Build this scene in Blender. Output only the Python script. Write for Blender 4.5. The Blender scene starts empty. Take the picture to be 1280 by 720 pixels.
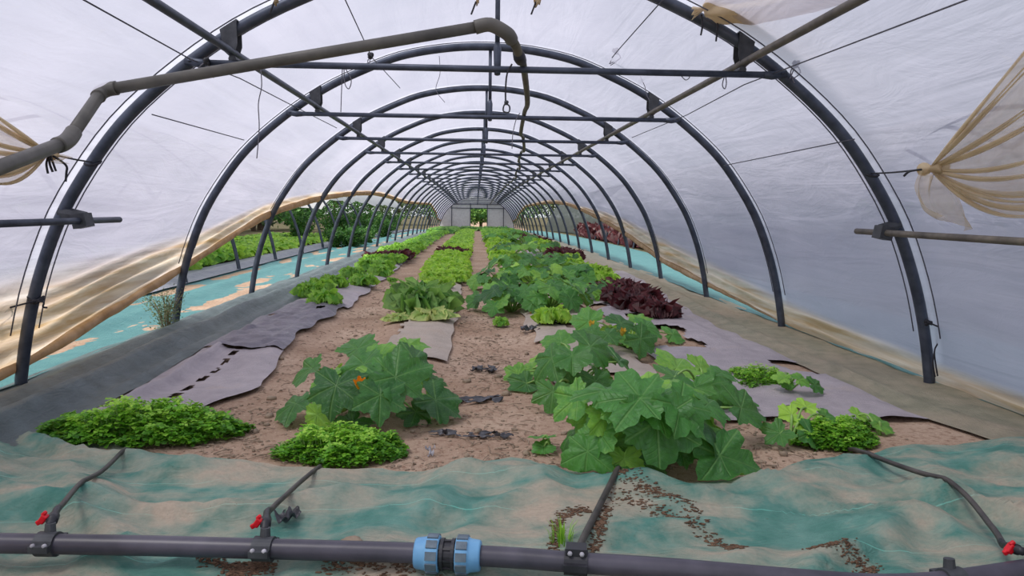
import bpy, math, random
from mathutils import Vector, Matrix, noise
from math import sin, cos, pi, sqrt, atan2, exp, radians as RAD

random.seed(7)
SC = bpy.context.scene
COL = SC.collection
ORD = ('first second third fourth fifth sixth seventh eighth ninth tenth eleventh twelfth thirteenth fourteenth fifteenth '
       'sixteenth seventeenth eighteenth nineteenth twentieth twenty-first twenty-second twenty-third twenty-fourth').split()

# ------------------------------------------------------------------ camera
F = 927.12
PITCH, YAW, ROLL = 0.1065, 0.0497, 0.0118
CX, CH = -0.094, 1.1616
S, D1 = 2.4564, 4.8039            # arch spacing and distance of the first arch
ZB, WB, ZP, WP, HT = 2.027, 1.85, 2.10, 1.597, 2.689
NH = 23
_fw = Vector((sin(YAW) * cos(PITCH), cos(YAW) * cos(PITCH), -sin(PITCH)))
_r = Vector((cos(YAW), -sin(YAW), 0))
_u = _r.cross(_fw)
RGT = _r * cos(ROLL) + _u * sin(ROLL)
UP = -_r * sin(ROLL) + _u * cos(ROLL)
cam = bpy.data.cameras.new('camera')
co = bpy.data.objects.new('camera', cam)
COL.objects.link(co)
m = Matrix((RGT, UP, -_fw)).transposed().to_4x4()
m.translation = Vector((CX, 0, CH))
co.matrix_world = m
cam.sensor_width = 36.0
cam.lens = F * 36 / 1280
cam.clip_end = 500
SC.camera = co


def ray(u, v):
    return _fw * F + RGT * (u - 640) - UP * (v - 360)


def back(u, v, D):
    """point of the pixel's sight line in the upright plane y = D"""
    d = ray(u, v)
    t = D / d.y
    return Vector((CX + d.x * t, D, CH + d.z * t))


def droop(y):
    return -0.0003 * (min(y, 62) - 15) ** 2 if y > 15 else 0.0


def gp(u, v, h=0.0):
    """point of the pixel's sight line at height h above the field"""
    d = ray(u, v)
    z = h
    for _ in range(8):
        t = (z - CH) / d.z
        z = h + droop(d.y * t)
    return Vector((CX + d.x * t, d.y * t, z))


def nz(x, y, z=0.0):
    return noise.noise(Vector((x, y, z)))


def sstep(a, b, x):
    t = max(0.0, min(1.0, (x - a) / (b - a)))
    return t * t * (3 - 2 * t)


def lerp(a, b, t):
    return a + (b - a) * t


def interp(pts, x):
    if x <= pts[0][0]:
        return pts[0][1]
    for (a, b), (c, d) in zip(pts, pts[1:]):
        if x <= c:
            return b + (d - b) * (x - a) / (c - a)
    return pts[-1][1]


BEDS = ((-2.3, -1.55), (-0.95, -0.35), (0.45, 1.15), (1.3, 2.1))


def gz(x, y):
    z = droop(y)
    if -4 < x < 4 and y < 60:
        near = 1 if y < 16 else 0.5
        z += near * (0.016 * nz(x * 1.3, y * 1.1) + 0.010 * nz(x * 4.1, y * 3.7, 3.0) + 0.004 * nz(x * 13, y * 13, 9.0))
        if y > 4.5:
            k = sstep(4.5, 6.0, y)
            for a, b in BEDS:
                z += k * 0.05 * sstep(a - .1, a + .12, x) * (1 - sstep(b - .12, b + .1, x))
    return z


# ------------------------------------------------------------------ materials
def srgb(r, g, b):
    f = lambda c: (c / 255 / 12.92) if c / 255 <= 0.04045 else ((c / 255 + 0.055) / 1.055) ** 2.4
    return (f(r), f(g), f(b), 1)


class NT:
    def __init__(self, name):
        self.m = bpy.data.materials.new(name)
        self.m.use_nodes = True
        self.t = self.m.node_tree
        self.t.nodes.clear()
        self.out = self.n('ShaderNodeOutputMaterial')

    def n(self, typ, **kw):
        nd = self.t.nodes.new(typ)
        for k, v in kw.items():
            setattr(nd, k, v)
        return nd

    def link(self, a, b):
        self.t.links.new(a, b)

    def put(self, sock, v):
        if hasattr(v, 'links') or isinstance(v, bpy.types.NodeSocket):
            self.link(v, sock)
        else:
            sock.default_value = v

    def math(self, op, a, b=None, clamp=False):
        nd = self.n('ShaderNodeMath', operation=op, use_clamp=clamp)
        self.put(nd.inputs[0], a)
        if b is not None:
            self.put(nd.inputs[1], b)
        return nd.outputs[0]

    def coord(self, kind='Object', scale=(1, 1, 1)):
        tc = self.n('ShaderNodeTexCoord')
        mp = self.n('ShaderNodeMapping')
        mp.inputs['Scale'].default_value = scale
        self.link(tc.outputs[kind], mp.inputs['Vector'])
        return mp.outputs[0]

    def noise(self, vec, scale, detail=4, rough=.55, dist=0.0):
        nd = self.n('ShaderNodeTexNoise')
        self.link(vec, nd.inputs['Vector'])
        nd.inputs['Scale'].default_value = scale
        nd.inputs['Detail'].default_value = detail
        nd.inputs['Roughness'].default_value = rough
        nd.inputs['Distortion'].default_value = dist
        return nd.outputs['Fac']

    def ramp(self, fac, stops):
        nd = self.n('ShaderNodeValToRGB')
        self.put(nd.inputs[0], fac)
        e = nd.color_ramp.elements
        while len(e) < len(stops):
            e.new(0.5)
        for el, (p, c) in zip(e, stops):
            el.position = p
            el.color = c if len(c) == 4 else (*c, 1)
        return nd.outputs[0]

    def mix(self, fac, a, b, mode='MIX'):
        nd = self.n('ShaderNodeMix', data_type='RGBA', blend_type=mode)
        self.put(nd.inputs[0], fac)
        self.put(nd.inputs[6], a)
        self.put(nd.inputs[7], b)
        return nd.outputs[2]

    def attr(self, name):
        nd = self.n('ShaderNodeAttribute', attribute_name=name)
        return nd.outputs['Fac']

    def bump(self, h, strength, dist=.01):
        nd = self.n('ShaderNodeBump')
        nd.inputs['Strength'].default_value = strength
        nd.inputs['Distance'].default_value = dist
        self.link(h, nd.inputs['Height'])
        return nd.outputs[0]

    def pbr(self, col, rough=.7, metal=0.0, normal=None, spec=.4):
        p = self.n('ShaderNodeBsdfPrincipled')
        self.put(p.inputs['Base Color'], col)
        self.put(p.inputs['Roughness'], rough)
        self.put(p.inputs['Metallic'], metal)
        p.inputs['Specular IOR Level'].default_value = spec
        if normal is not None:
            self.link(normal, p.inputs['Normal'])
        return p.outputs[0]

    def done(self, sh):
        self.link(sh, self.out.inputs['Surface'])
        return self.m


def simple(name, a, b=None, scale=20, rough=.6, metal=0.0, bump=0.0, spec=.4):
    t = NT(name)
    v = t.coord()
    f = t.noise(v, scale, 5)
    col = t.ramp(f, [(.3, a), (.7, b or a)])
    return t.done(t.pbr(col, rough, metal, t.bump(f, bump, .01) if bump else None, spec))


M = {}
M['steel'] = simple('galvanised_steel', srgb(58, 64, 76), srgb(86, 92, 106), 9, .45, .5)
M['steel_lit'] = simple('lit_tan_steel', srgb(84, 80, 76), srgb(124, 116, 106), 9, .55, .35)  # light falling on the right purlin put into a lighter, tanner steel
M['clamp'] = simple('bracket_steel', srgb(60, 62, 66), srgb(86, 88, 92), 14, .55, .4)
M['pvc'] = simple('weathered_pvc', srgb(78, 76, 72), srgb(104, 101, 94), 7, .5)
M['hose'] = simple('mossy_hose', srgb(62, 60, 52), srgb(108, 102, 86), 10, .7)
M['black'] = simple('black_plastic', srgb(34, 34, 38), srgb(52, 52, 58), 12, .45)
M['pe'] = simple('dark_pipe_plastic', srgb(52, 50, 60), srgb(84, 80, 92), 6, .38, 0, .1, .5)
M['drip'] = simple('drip_tube_plastic', srgb(44, 42, 42), srgb(86, 80, 76), 9, .5)
M['blue'] = simple('blue_plastic', srgb(96, 150, 196), srgb(124, 178, 216), 12, .4)
M['greyblue'] = simple('dusty_grey_blue_plastic', srgb(78, 92, 104), srgb(110, 124, 134), 30, .6)
M['red'] = simple('red_plastic', srgb(190, 12, 28), srgb(222, 24, 40), 10, .35)
M['cord'] = simple('dark_cord', srgb(34, 34, 40), srgb(56, 56, 62), 60, .8)
M['string'] = simple('grey_string', srgb(96, 94, 104), srgb(130, 128, 136), 60, .8)
M['wire'] = simple('thin_grey_wire', srgb(70, 70, 80), srgb(96, 96, 106), 60, .6)
M['stone'] = simple('field_stone', srgb(120, 104, 88), srgb(164, 146, 126), 14, .9, 0, .5)
M['scrap'] = simple('black_film_scrap', srgb(40, 40, 44), srgb(92, 92, 98), 18, .4)
M['scrapgrey'] = simple('grey_film_scrap', srgb(120, 118, 124), srgb(200, 198, 204), 18, .5)
M['orange'] = simple('squash_flower_petal', srgb(238, 130, 16), srgb(250, 176, 40), 30, .6)
M['yellow'] = simple('yellow_squash_skin', srgb(206, 170, 50), srgb(230, 200, 90), 20, .5)
M['bark'] = simple('tree_bark', srgb(80, 66, 54), srgb(116, 98, 82), 12, .9, 0, .5)
M['twig'] = simple('dry_twig', srgb(120, 100, 78), srgb(150, 128, 100), 30, .9)


def soil_mat():
    t = NT('dry_brown_soil')
    v = t.coord()
    a = t.noise(v, 1.2, 5, .6)
    b = t.noise(v, 26, 6, .7)
    c = t.noise(v, 110, 3, .6)
    col = t.ramp(a, [(.3, srgb(150, 124, 104)), (.55, srgb(177, 152, 132)), (.75, srgb(196, 173, 152))])
    col = t.mix(t.ramp(b, [(.36, (.75, .75, .75)), (.50, (0, 0, 0))]), col, srgb(124, 94, 76))
    col = t.mix(t.ramp(c, [(.64, (0, 0, 0)), (.70, (1, 1, 1))]), col, srgb(226, 206, 180))
    sx = t.n('ShaderNodeSeparateXYZ')
    t.link(v, sx.inputs[0])
    far_ = t.ramp(t.math('MULTIPLY', t.math('ABSOLUTE', sx.outputs[0]), .1), [(.40, (0, 0, 0)), (.46, (1, 1, 1))])
    col = t.mix(far_, col, t.ramp(b, [(.35, srgb(70, 66, 48)), (.7, srgb(112, 104, 80))]))
    h = t.math('ADD', t.math('MULTIPLY', b, 1.0), t.math('MULTIPLY', c, .35))
    return t.done(t.pbr(col, .95, 0, t.bump(h, .6, .02), .1))


M['soil'] = soil_mat()


def fabric_mat(name, base, base2, dust, dust_lo, dust_hi, dscale=(1, 1, 1), rough=.6, stripe=None, weave=260, spec=.35):
    """woven ground cover fabric with dried mud on it; a woven line in a lighter thread where stripe is set"""
    t = NT(name)
    v = t.coord()
    vs = t.coord('Object', dscale)
    n1 = t.noise(vs, 1.6, 7, .62, .6)
    n2 = t.noise(v, 7, 6, .6)
    n3 = t.noise(v, 60, 3, .6)
    col = t.ramp(n2, [(.3, base), (.7, base2)])
    if stripe:
        x, y, z = (t.n('ShaderNodeSeparateXYZ'),) * 3
        t.link(v, x.inputs[0])
        ph = t.math('ADD', x.outputs[stripe[0]], t.math('MULTIPLY', t.noise(v, 1.3, 2), .10))
        fr = t.math('PINGPONG', ph, stripe[1])
        k = t.math('LESS_THAN', fr, stripe[2])
        col = t.mix(t.math('MULTIPLY', k, .55), col, stripe[3])
    d = t.math('ADD', t.math('MULTIPLY', n1, .72), t.math('MULTIPLY', n2, .28))
    col = t.mix(t.ramp(d, [(dust_lo, (0, 0, 0)), (dust_hi, (1, 1, 1))]), col, t.ramp(n3, [(.3, tuple(c * .82 for c in dust[:3]) + (1,)), (.7, dust)]))
    col = t.mix(t.ramp(n3, [(.68, (0, 0, 0)), (.76, (.5, .5, .5))]), col, srgb(90, 70, 54))
    w = t.n('ShaderNodeTexWave')
    t.link(v, w.inputs['Vector'])
    w.inputs['Scale'].default_value = weave
    n4 = t.math('ABSOLUTE', t.math('SUBTRACT', t.noise(t.coord('Object', dscale), 9, 3, .5, 1.2), .5))
    n6 = t.math('ABSOLUTE', t.math('SUBTRACT', t.noise(t.coord('Object', dscale), 24, 2, .5, .8), .5))
    h = t.math('ADD', t.math('MULTIPLY', w.outputs['Fac'], .05), t.math('ADD', t.math('MULTIPLY', n4, -2.2), t.math('ADD', t.math('MULTIPLY', n6, -.8), t.math('MULTIPLY', n3, .15))))
    return t.done(t.pbr(col, rough, 0, t.bump(h, .55, .022), spec))


M['mat_front'] = fabric_mat('green_ground_fabric_with_dry_mud', srgb(66, 122, 110), srgb(112, 156, 144), srgb(186, 170, 150), .42, .62, (.9, 1.9, 1), .7, (1, .17, .0016, srgb(128, 214, 196)))
M['mat_left'] = fabric_mat('slate_green_ground_fabric', srgb(60, 73, 73), srgb(90, 104, 106), srgb(128, 120, 112), .60, .78, (1.6, .4, 1), .42, None, 260, .6)
M['mat_right'] = fabric_mat('olive_ground_fabric', srgb(128, 126, 106), srgb(156, 150, 128), srgb(178, 160, 138), .42, .7, (1.6, .5, 1), .6)
M['mat_teal'] = fabric_mat('turquoise_ground_fabric', srgb(66, 116, 120), srgb(84, 132, 132), srgb(66, 46, 40), .62, .72, (2.2, .5, 1), .6)
M['mulch'] = fabric_mat('grey_lilac_mulch_film', srgb(156, 147, 152), srgb(180, 170, 174), srgb(184, 163, 146), .55, .75, (1, 1, 1), .5)
M['mulch_dark'] = fabric_mat('dark_mulch_film', srgb(104, 100, 110), srgb(136, 130, 140), srgb(160, 142, 128), .6, .8, (1, 1, 1), .4)
M['mulch_tan'] = fabric_mat('dusty_tan_mulch_film', srgb(168, 154, 142), srgb(190, 176, 164), srgb(166, 142, 122), .5, .75, (1, 1, 1), .6)
M['asphalt'] = fabric_mat('grey_bed_film', srgb(112, 114, 126), srgb(140, 140, 150), srgb(140, 122, 108), .6, .8, (2, .5, 1), .5)


def film_mat():
    """milky greenhouse film; tan where it is soiled near its gathered lower edge, whiter over each arch"""
    t = NT('milky_greenhouse_film')
    v = t.coord()
    vs = t.coord('Object', (.5, 3.0, 3.0))
    n1 = t.noise(v, .7, 5, .55)
    n2 = t.noise(t.coord('Object', (4.0, .30, 5.0)), 2.2, 6, .6, .4)
    col = t.ramp(n1, [(.25, srgb(160, 160, 176)), (.75, srgb(182, 179, 195))])
    col = t.mix(t.math('MULTIPLY', t.attr('band'), .8), col, srgb(204, 204, 218))
    fold = t.attr('fold')
    tan = t.mix(t.ramp(n2, [(.35, (0, 0, 0)), (.62, (1, 1, 1))]), srgb(184, 154, 116), srgb(222, 208, 192))
    col = t.mix(fold, col, tan)
    dirt = t.ramp(t.noise(v, 9, 6, .7), [(.62, (0, 0, 0)), (.8, (.35, .35, .35))])
    col = t.mix(dirt, col, srgb(176, 170, 168))
    n5 = t.noise(t.coord('Object', (2.6, .22, 2.6)), 2.2, 3, .5, .8)
    col = t.mix(t.ramp(n5, [(.3, (.30, .30, .30)), (.55, (0, 0, 0))]), col, srgb(150, 148, 166))  # shade of the lengthwise creases painted into the film colour
    nb = t.bump(t.math('ADD', t.noise(t.coord('Object', (1, .45, 1)), 4.5, 5, .6, .8), t.math('MULTIPLY', n5, 1.3)), .26, .06)
    tr = t.n('ShaderNodeBsdfTranslucent')
    t.put(tr.inputs['Color'], col)
    t.link(nb, tr.inputs['Normal'])
    df = t.pbr(col, .38, 0, nb, .35)
    mx = t.n('ShaderNodeMixShader')
    mx.inputs[0].default_value = .24
    t.link(tr.outputs[0], mx.inputs[1])
    t.link(df, mx.inputs[2])
    tp = t.n('ShaderNodeBsdfTransparent')
    tp.inputs[0].default_value = (.93, .94, .98, 1)
    m2 = t.n('ShaderNodeMixShader')
    zz = t.n('ShaderNodeSeparateXYZ')
    t.link(v, zz.inputs[0])
    clear = t.math('ADD', .035, t.math('MULTIPLY', t.ramp(t.math('MULTIPLY', zz.outputs[2], .333), [(.36, (0, 0, 0)), (.66, (1, 1, 1))]), .22))
    t.put(m2.inputs[0], t.math('MULTIPLY', clear, t.math('SUBTRACT', 1.0, t.math('MULTIPLY', fold, .9))))
    t.link(mx.outputs[0], m2.inputs[1])
    t.link(tp.outputs[0], m2.inputs[2])
    return t.done(m2.outputs[0])


M['film'] = film_mat()


def cloth_mat(name, a, b, clear):
    t = NT(name)
    v = t.coord()
    n1 = t.noise(v, 6, 5, .6)
    col = t.ramp(n1, [(.3, a), (.7, b)])
    tr = t.n('ShaderNodeBsdfTranslucent')
    t.put(tr.inputs['Color'], col)
    df = t.pbr(col, .6, 0, t.bump(t.noise(v, 22, 4, .6), .3, .01), .3)
    mx = t.n('ShaderNodeMixShader')
    mx.inputs[0].default_value = .5
    t.link(tr.outputs[0], mx.inputs[1])
    t.link(df, mx.inputs[2])
    tp = t.n('ShaderNodeBsdfTransparent')
    m2 = t.n('ShaderNodeMixShader')
    m2.inputs[0].default_value = clear
    t.link(mx.outputs[0], m2.inputs[1])
    t.link(tp.outputs[0], m2.inputs[2])
    return t.done(m2.outputs[0])


M['curtain'] = cloth_mat('tan_netting', srgb(196, 174, 138), srgb(222, 206, 178), .5)
M['fold_cloth'] = cloth_mat('tan_netting_fold', srgb(226, 208, 174), srgb(242, 228, 200), .30)
M['curtain_thick'] = cloth_mat('tan_gathered_netting', srgb(204, 182, 144), srgb(230, 212, 180), .05)
M['rolled'] = cloth_mat('tan_rolled_film', srgb(176, 148, 112), srgb(216, 194, 164), .0)
M['white_panel'] = cloth_mat('white_sheeting', srgb(206, 208, 210), srgb(226, 228, 230), .0)
M['neighbour_film'] = cloth_mat('white_cover_film', srgb(220, 220, 226), srgb(236, 236, 240), .05)
M['net'] = cloth_mat('dark_shade_net', srgb(84, 92, 90), srgb(112, 118, 116), .12)


def leaf_mat(name, dark, mid, light, rough=.5, veins=True, trans=.30, vein_col=None):
    """leaf tissue; 'tint' on each leaf runs from dark to light green; veins fan out from the leaf's stalk"""
    t = NT(name)
    v = t.coord()
    tint = t.attr('tint')
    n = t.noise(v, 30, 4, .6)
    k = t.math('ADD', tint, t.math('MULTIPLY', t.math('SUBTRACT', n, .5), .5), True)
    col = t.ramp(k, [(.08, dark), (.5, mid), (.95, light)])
    normal = None
    if veins:
        uv = t.n('ShaderNodeTexCoord').outputs['UV']
        sp = t.n('ShaderNodeSeparateXYZ')
        t.link(uv, sp.inputs[0])
        x = t.math('SUBTRACT', sp.outputs[0], .5)
        y = t.math('SUBTRACT', sp.outputs[1], .5)
        r = t.math('SQRT', t.math('ADD', t.math('MULTIPLY', x, x), t.math('MULTIPLY', y, y)))
        th = t.math('ARCTAN2', y, x)
        a = t.math('PINGPONG', th, pi / 6)
        d = t.math('MULTIPLY', a, r)
        vein = t.ramp(d, [(.004, (1, 1, 1)), (.017, (0, 0, 0))])
        # side veins branch from the main ones
        q = t.math('PINGPONG', t.math('SUBTRACT', r, t.math('MULTIPLY', a, .28)), .035)
        side = t.ramp(q, [(.002, (.5, .5, .5)), (.007, (0, 0, 0))])
        vm = t.math('MAXIMUM', vein, side)
        mott = t.ramp(t.noise(v, 55, 3, .6), [(.55, (0, 0, 0)), (.72, (.5, .5, .5))])
        col = t.mix(t.math('MULTIPLY', mott, .45), col, srgb(150, 190, 140))
        col = t.mix(t.math('MULTIPLY', vm, .22), col, vein_col or srgb(160, 200, 120))
        h = t.math('SUBTRACT', t.math('MULTIPLY', n, .7), vm)
        normal = t.bump(h, .5, .012)
    else:
        normal = t.bump(t.noise(v, 90, 3, .6), .5, .01)
    p = t.pbr(col, rough, 0, normal, .45)
    tr = t.n('ShaderNodeBsdfTranslucent')
    t.link(t.mix(.5, col, light), tr.inputs['Color'])
    mx = t.n('ShaderNodeMixShader')
    mx.inputs[0].default_value = trans
    t.link(p, mx.inputs[1])
    t.link(tr.outputs[0], mx.inputs[2])
    return t.done(mx.outputs[0])


M['zleaf'] = leaf_mat('squash_leaf', srgb(34, 90, 42), srgb(82, 148, 62), srgb(172, 220, 80), .42)
M['zstem'] = simple('squash_stalk', srgb(110, 150, 70), srgb(150, 184, 100), 20, .6)
M['lettuce'] = leaf_mat('lettuce_leaf', srgb(36, 84, 26), srgb(96, 164, 44), srgb(164, 214, 80), .45, False, .35)
M['lettuce_lime'] = leaf_mat('lime_lettuce_leaf', srgb(52, 104, 24), srgb(122, 184, 42), srgb(190, 230, 88), .45, False, .35)
M['red_lettuce'] = leaf_mat('dark_red_lettuce_leaf', srgb(22, 8, 12), srgb(48, 17, 25), srgb(98, 42, 46), .5, False, .2)
M['endive'] = leaf_mat('endive_leaf', srgb(34, 84, 28), srgb(70, 132, 44), srgb(150, 194, 96), .5, False, .3)
M['endive_pale'] = leaf_mat('pale_endive_leaf', srgb(70, 116, 44), srgb(140, 180, 84), srgb(214, 220, 140), .5, False, .3)
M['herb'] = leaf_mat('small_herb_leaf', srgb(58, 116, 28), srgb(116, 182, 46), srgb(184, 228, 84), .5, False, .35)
M['darkbush'] = leaf_mat('dark_bush_leaf', srgb(26, 62, 24), srgb(48, 98, 36), srgb(96, 146, 62), .6, False, .25)
M['treeleaf'] = leaf_mat('tree_leaf', srgb(44, 62, 36), srgb(70, 92, 52), srgb(104, 122, 76), .7, False, .2)
M['shrubleaf'] = leaf_mat('grey_green_shrub_leaf', srgb(74, 92, 58), srgb(110, 128, 84), srgb(150, 160, 116), .6, False, .2)


# ------------------------------------------------------------------ mesh building
class MB:
    def __init__(self):
        self.v, self.f, self.uv, self.a = [], [], {}, {}
        self.has_uv = False

    def add(self, vs, fs, tint=None, uvs=None):
        o = len(self.v)
        self.v += [tuple(p) for p in vs]
        self.f += [tuple(i + o for i in f) for f in fs]
        if tint is not None:
            for i in range(len(vs)):
                self.a[o + i] = tint[i] if isinstance(tint, (list, tuple)) else tint
        if uvs is not None:
            self.has_uv = True
            for i, p in enumerate(uvs):
                self.uv[o + i] = p

    def tube(self, pts, r, n=8, cap=True):
        pts = [Vector(p) for p in pts]
        rs = r if isinstance(r, (list, tuple)) else [r] * len(pts)
        vs, fs = [], []
        up = None
        for i, p in enumerate(pts):
            a = pts[max(i - 1, 0)]
            b = pts[min(i + 1, len(pts) - 1)]
            t = (b - a)
            t = t.normalized() if t.length > 1e-9 else Vector((0, 0, 1))
            if up is None:
                up = Vector((0, 0, 1)) if abs(t.z) < .9 else Vector((1, 0, 0))
            x = up.cross(t)
            if x.length < 1e-6:
                x = Vector((1, 0, 0)).cross(t)
            x.normalize()
            up = t.cross(x)
            for k in range(n):
                an = 2 * pi * k / n
                vs.append(p + (x * cos(an) + up * sin(an)) * rs[i])
        for i in range(len(pts) - 1):
            for k in range(n):
                k2 = (k + 1) % n
                fs.append((i * n + k, i * n + k2, (i + 1) * n + k2, (i + 1) * n + k))
        if cap:
            fs.append(tuple(range(n))[::-1])
            fs.append(tuple((len(pts) - 1) * n + k for k in range(n)))
        self.add(vs, fs)

    def box(self, c, size, rot=None):
        c = Vector(c)
        R = rot or Matrix.Identity(3)
        vs = []
        for sx in (-1, 1):
            for sy in (-1, 1):
                for sz in (-1, 1):
                    vs.append(c + R @ Vector((sx * size[0] / 2, sy * size[1] / 2, sz * size[2] / 2)))
        self.add(vs, [(0, 1, 3, 2), (4, 6, 7, 5), (0, 4, 5, 1), (2, 3, 7, 6), (0, 2, 6, 4), (1, 5, 7, 3)])

    def grid(self, fn, nu, nv, skip=None, tint=None):
        vs = [fn(i / nu, j / nv) for j in range(nv + 1) for i in range(nu + 1)]
        fs = []
        for j in range(nv):
            for i in range(nu):
                if skip and skip((i + .5) / nu, (j + .5) / nv):
                    continue
                a = j * (nu + 1) + i
                fs.append((a, a + 1, a + nu + 2, a + nu + 1))
        tt = None
        if tint:
            tt = [tint(i / nu, j / nv) for j in range(nv + 1) for i in range(nu + 1)]
        self.add(vs, fs, tt)

    def blob(self, c, r, seed=0, rough=.25, n=8):
        c = Vector(c)
        vs, fs = [], []
        m_ = n // 2 + 1
        for j in range(m_ + 1):
            la = -pi / 2 + pi * j / m_
            for i in range(n):
                lo = 2 * pi * i / n
                d = Vector((cos(la) * cos(lo), cos(la) * sin(lo), sin(la)))
                k = 1 + rough * nz(d.x * 1.7 + seed, d.y * 1.7, d.z * 1.7)
                vs.append(c + Vector((d.x * r[0], d.y * r[1], d.z * r[2])) * k)
        for j in range(m_):
            for i in range(n):
                i2 = (i + 1) % n
                fs.append((j * n + i, j * n + i2, (j + 1) * n + i2, (j + 1) * n + i))
        self.add(vs, fs)

    def mesh(self, name, mat, smooth=True, attr='tint'):
        me = bpy.data.meshes.new(name)
        me.from_pydata(self.v, [], self.f)
        if mat:
            me.materials.append(mat)
        if smooth:
            me.shade_smooth()
        if self.a:
            at = me.attributes.new(attr, 'FLOAT', 'POINT')
            at.data.foreach_set('value', [self.a.get(i, .5) for i in range(len(self.v))])
        if self.has_uv:
            lay = me.uv_layers.new(name='UVMap')
            idx = [0] * len(me.loops)
            me.loops.foreach_get('vertex_index', idx)
            flat = []
            for i in idx:
                flat += self.uv.get(i, (.5, .5))
            lay.data.foreach_set('uv', flat)
        me.update()
        return me

    def build(self, name, mat, parent=None, smooth=True, loc=None):
        """link as one object; parts are built in world coordinates and hung under their thing"""
        me = self.mesh(name, mat, smooth)
        return link(name, me, parent)


def link(name, me, parent=None):
    o = bpy.data.objects.new(name, me)
    COL.objects.link(o)
    if parent is not None:
        o.parent = parent
        o.matrix_parent_inverse = world_of(parent).inverted()
    return o


def world_of(o):
    mw = Matrix.LocRotScale(o.location, o.rotation_euler, o.scale)
    if o.parent is not None:
        return world_of(o.parent) @ o.matrix_parent_inverse @ mw
    return mw


def empty(name, loc=(0, 0, 0)):
    o = bpy.data.objects.new(name, None)
    o.empty_display_size = .1
    COL.objects.link(o)
    o.location = loc
    return o


def tag(o, label=None, cat=None, group=None, kind=None):
    if label:
        o['label'] = label
    if cat:
        o['category'] = cat
    if group:
        o['group'] = group
    if kind:
        o['kind'] = kind
    return o


def copy_tree(o, parent=None):
    c = o.copy()
    COL.objects.link(c)
    if parent is not None:
        c.parent = parent
        c.matrix_parent_inverse = o.matrix_parent_inverse.copy()
    for ch in list(o.children):
        copy_tree(ch, c)
    return c


def curve(pts, n=6):
    """smooth curve through points"""
    P = [Vector(p) for p in pts]
    if len(P) < 3:
        return [P[0].lerp(P[-1], i / n) for i in range(n + 1)]
    out = []
    for i in range(len(P) - 1):
        p0, p1, p2, p3 = P[max(i - 1, 0)], P[i], P[i + 1], P[min(i + 2, len(P) - 1)]
        for k in range(n):
            t = k / n
            out.append(.5 * ((2 * p1) + (p2 - p0) * t + (2 * p0 - 5 * p1 + 4 * p2 - p3) * t * t + (3 * p1 - p0 - 3 * p2 + p3) * t ** 3))
    out.append(P[-1])
    return out


# ------------------------------------------------------------------ the setting: soil
def axis(segs):
    out = []
    for a, b, st in segs:
        k = max(1, round((b - a) / st))
        out += [a + (b - a) * i / k for i in range(k)]
    out.append(segs[-1][1])
    return out


xs = axis([(-70, -12, 8), (-12, -3.4, .5), (-3.4, 3.4, .05), (3.4, 12, .5), (12, 70, 8)])
ys = axis([(-12, 0, 2), (0, 1.6, .2), (1.6, 9, .05), (9, 16, .1), (16, 62, .4), (62, 160, 8)])
vs = [(x, y, gz(x, y)) for y in ys for x in xs]
nx_ = len(xs)
fs = [(j * nx_ + i, j * nx_ + i + 1, (j + 1) * nx_ + i + 1, (j + 1) * nx_ + i) for j in range(len(ys) - 1) for i in range(nx_ - 1)]
b = MB()
b.add(vs, fs)
tag(b.build('floor', M['soil']), 'bare brown soil of the tunnel and its paths', kind='structure')

# ------------------------------------------------------------------ the arches
HALF = [(0, 2.689), (.39, 2.665), (.81, 2.585), (1.17, 2.445), (1.5, 2.285), (1.8, 2.09), (2.1, 1.85), (2.33, 1.62), (2.55, 1.32), (2.71, 1.04),
        (2.85, .68), (2.94, .34), (3.0, 0)]
_full = [Vector((-x, 0, z)) for x, z in HALF[::-1]] + [Vector((x, 0, z)) for x, z in HALF[1:]]
_cv = curve(_full, 6)
_al = [0.0]
for p, q in zip(_cv, _cv[1:]):
    _al.append(_al[-1] + (q - p).length)
LTOT = _al[-1]


def prof(s):
    """profile point and outward normal at arc length s from the left foot"""
    s = max(0, min(LTOT, s))
    lo, hi = 0, len(_al) - 1
    while hi - lo > 1:
        mid = (lo + hi) // 2
        if _al[mid] <= s:
            lo = mid
        else:
            hi = mid
    t = (s - _al[lo]) / (_al[hi] - _al[lo])
    p = _cv[lo].lerp(_cv[hi], t)
    a = _cv[max(lo - 1, 0)]
    c = _cv[min(hi + 1, len(_cv) - 1)]
    d = (c - a).normalized()
    return p, Vector((-d.z, 0, d.x))


def s_of_z(z):
    """arc length from the left foot up to height z"""
    for p, q, s0, s1 in zip(_cv, _cv[1:], _al, _al[1:]):
        if q.z >= z:
            return s0 + (s1 - s0) * max(0, (z - p.z)) / max(1e-6, q.z - p.z)
    return LTOT / 2


def ya(i):
    return D1 + S * i


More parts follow.
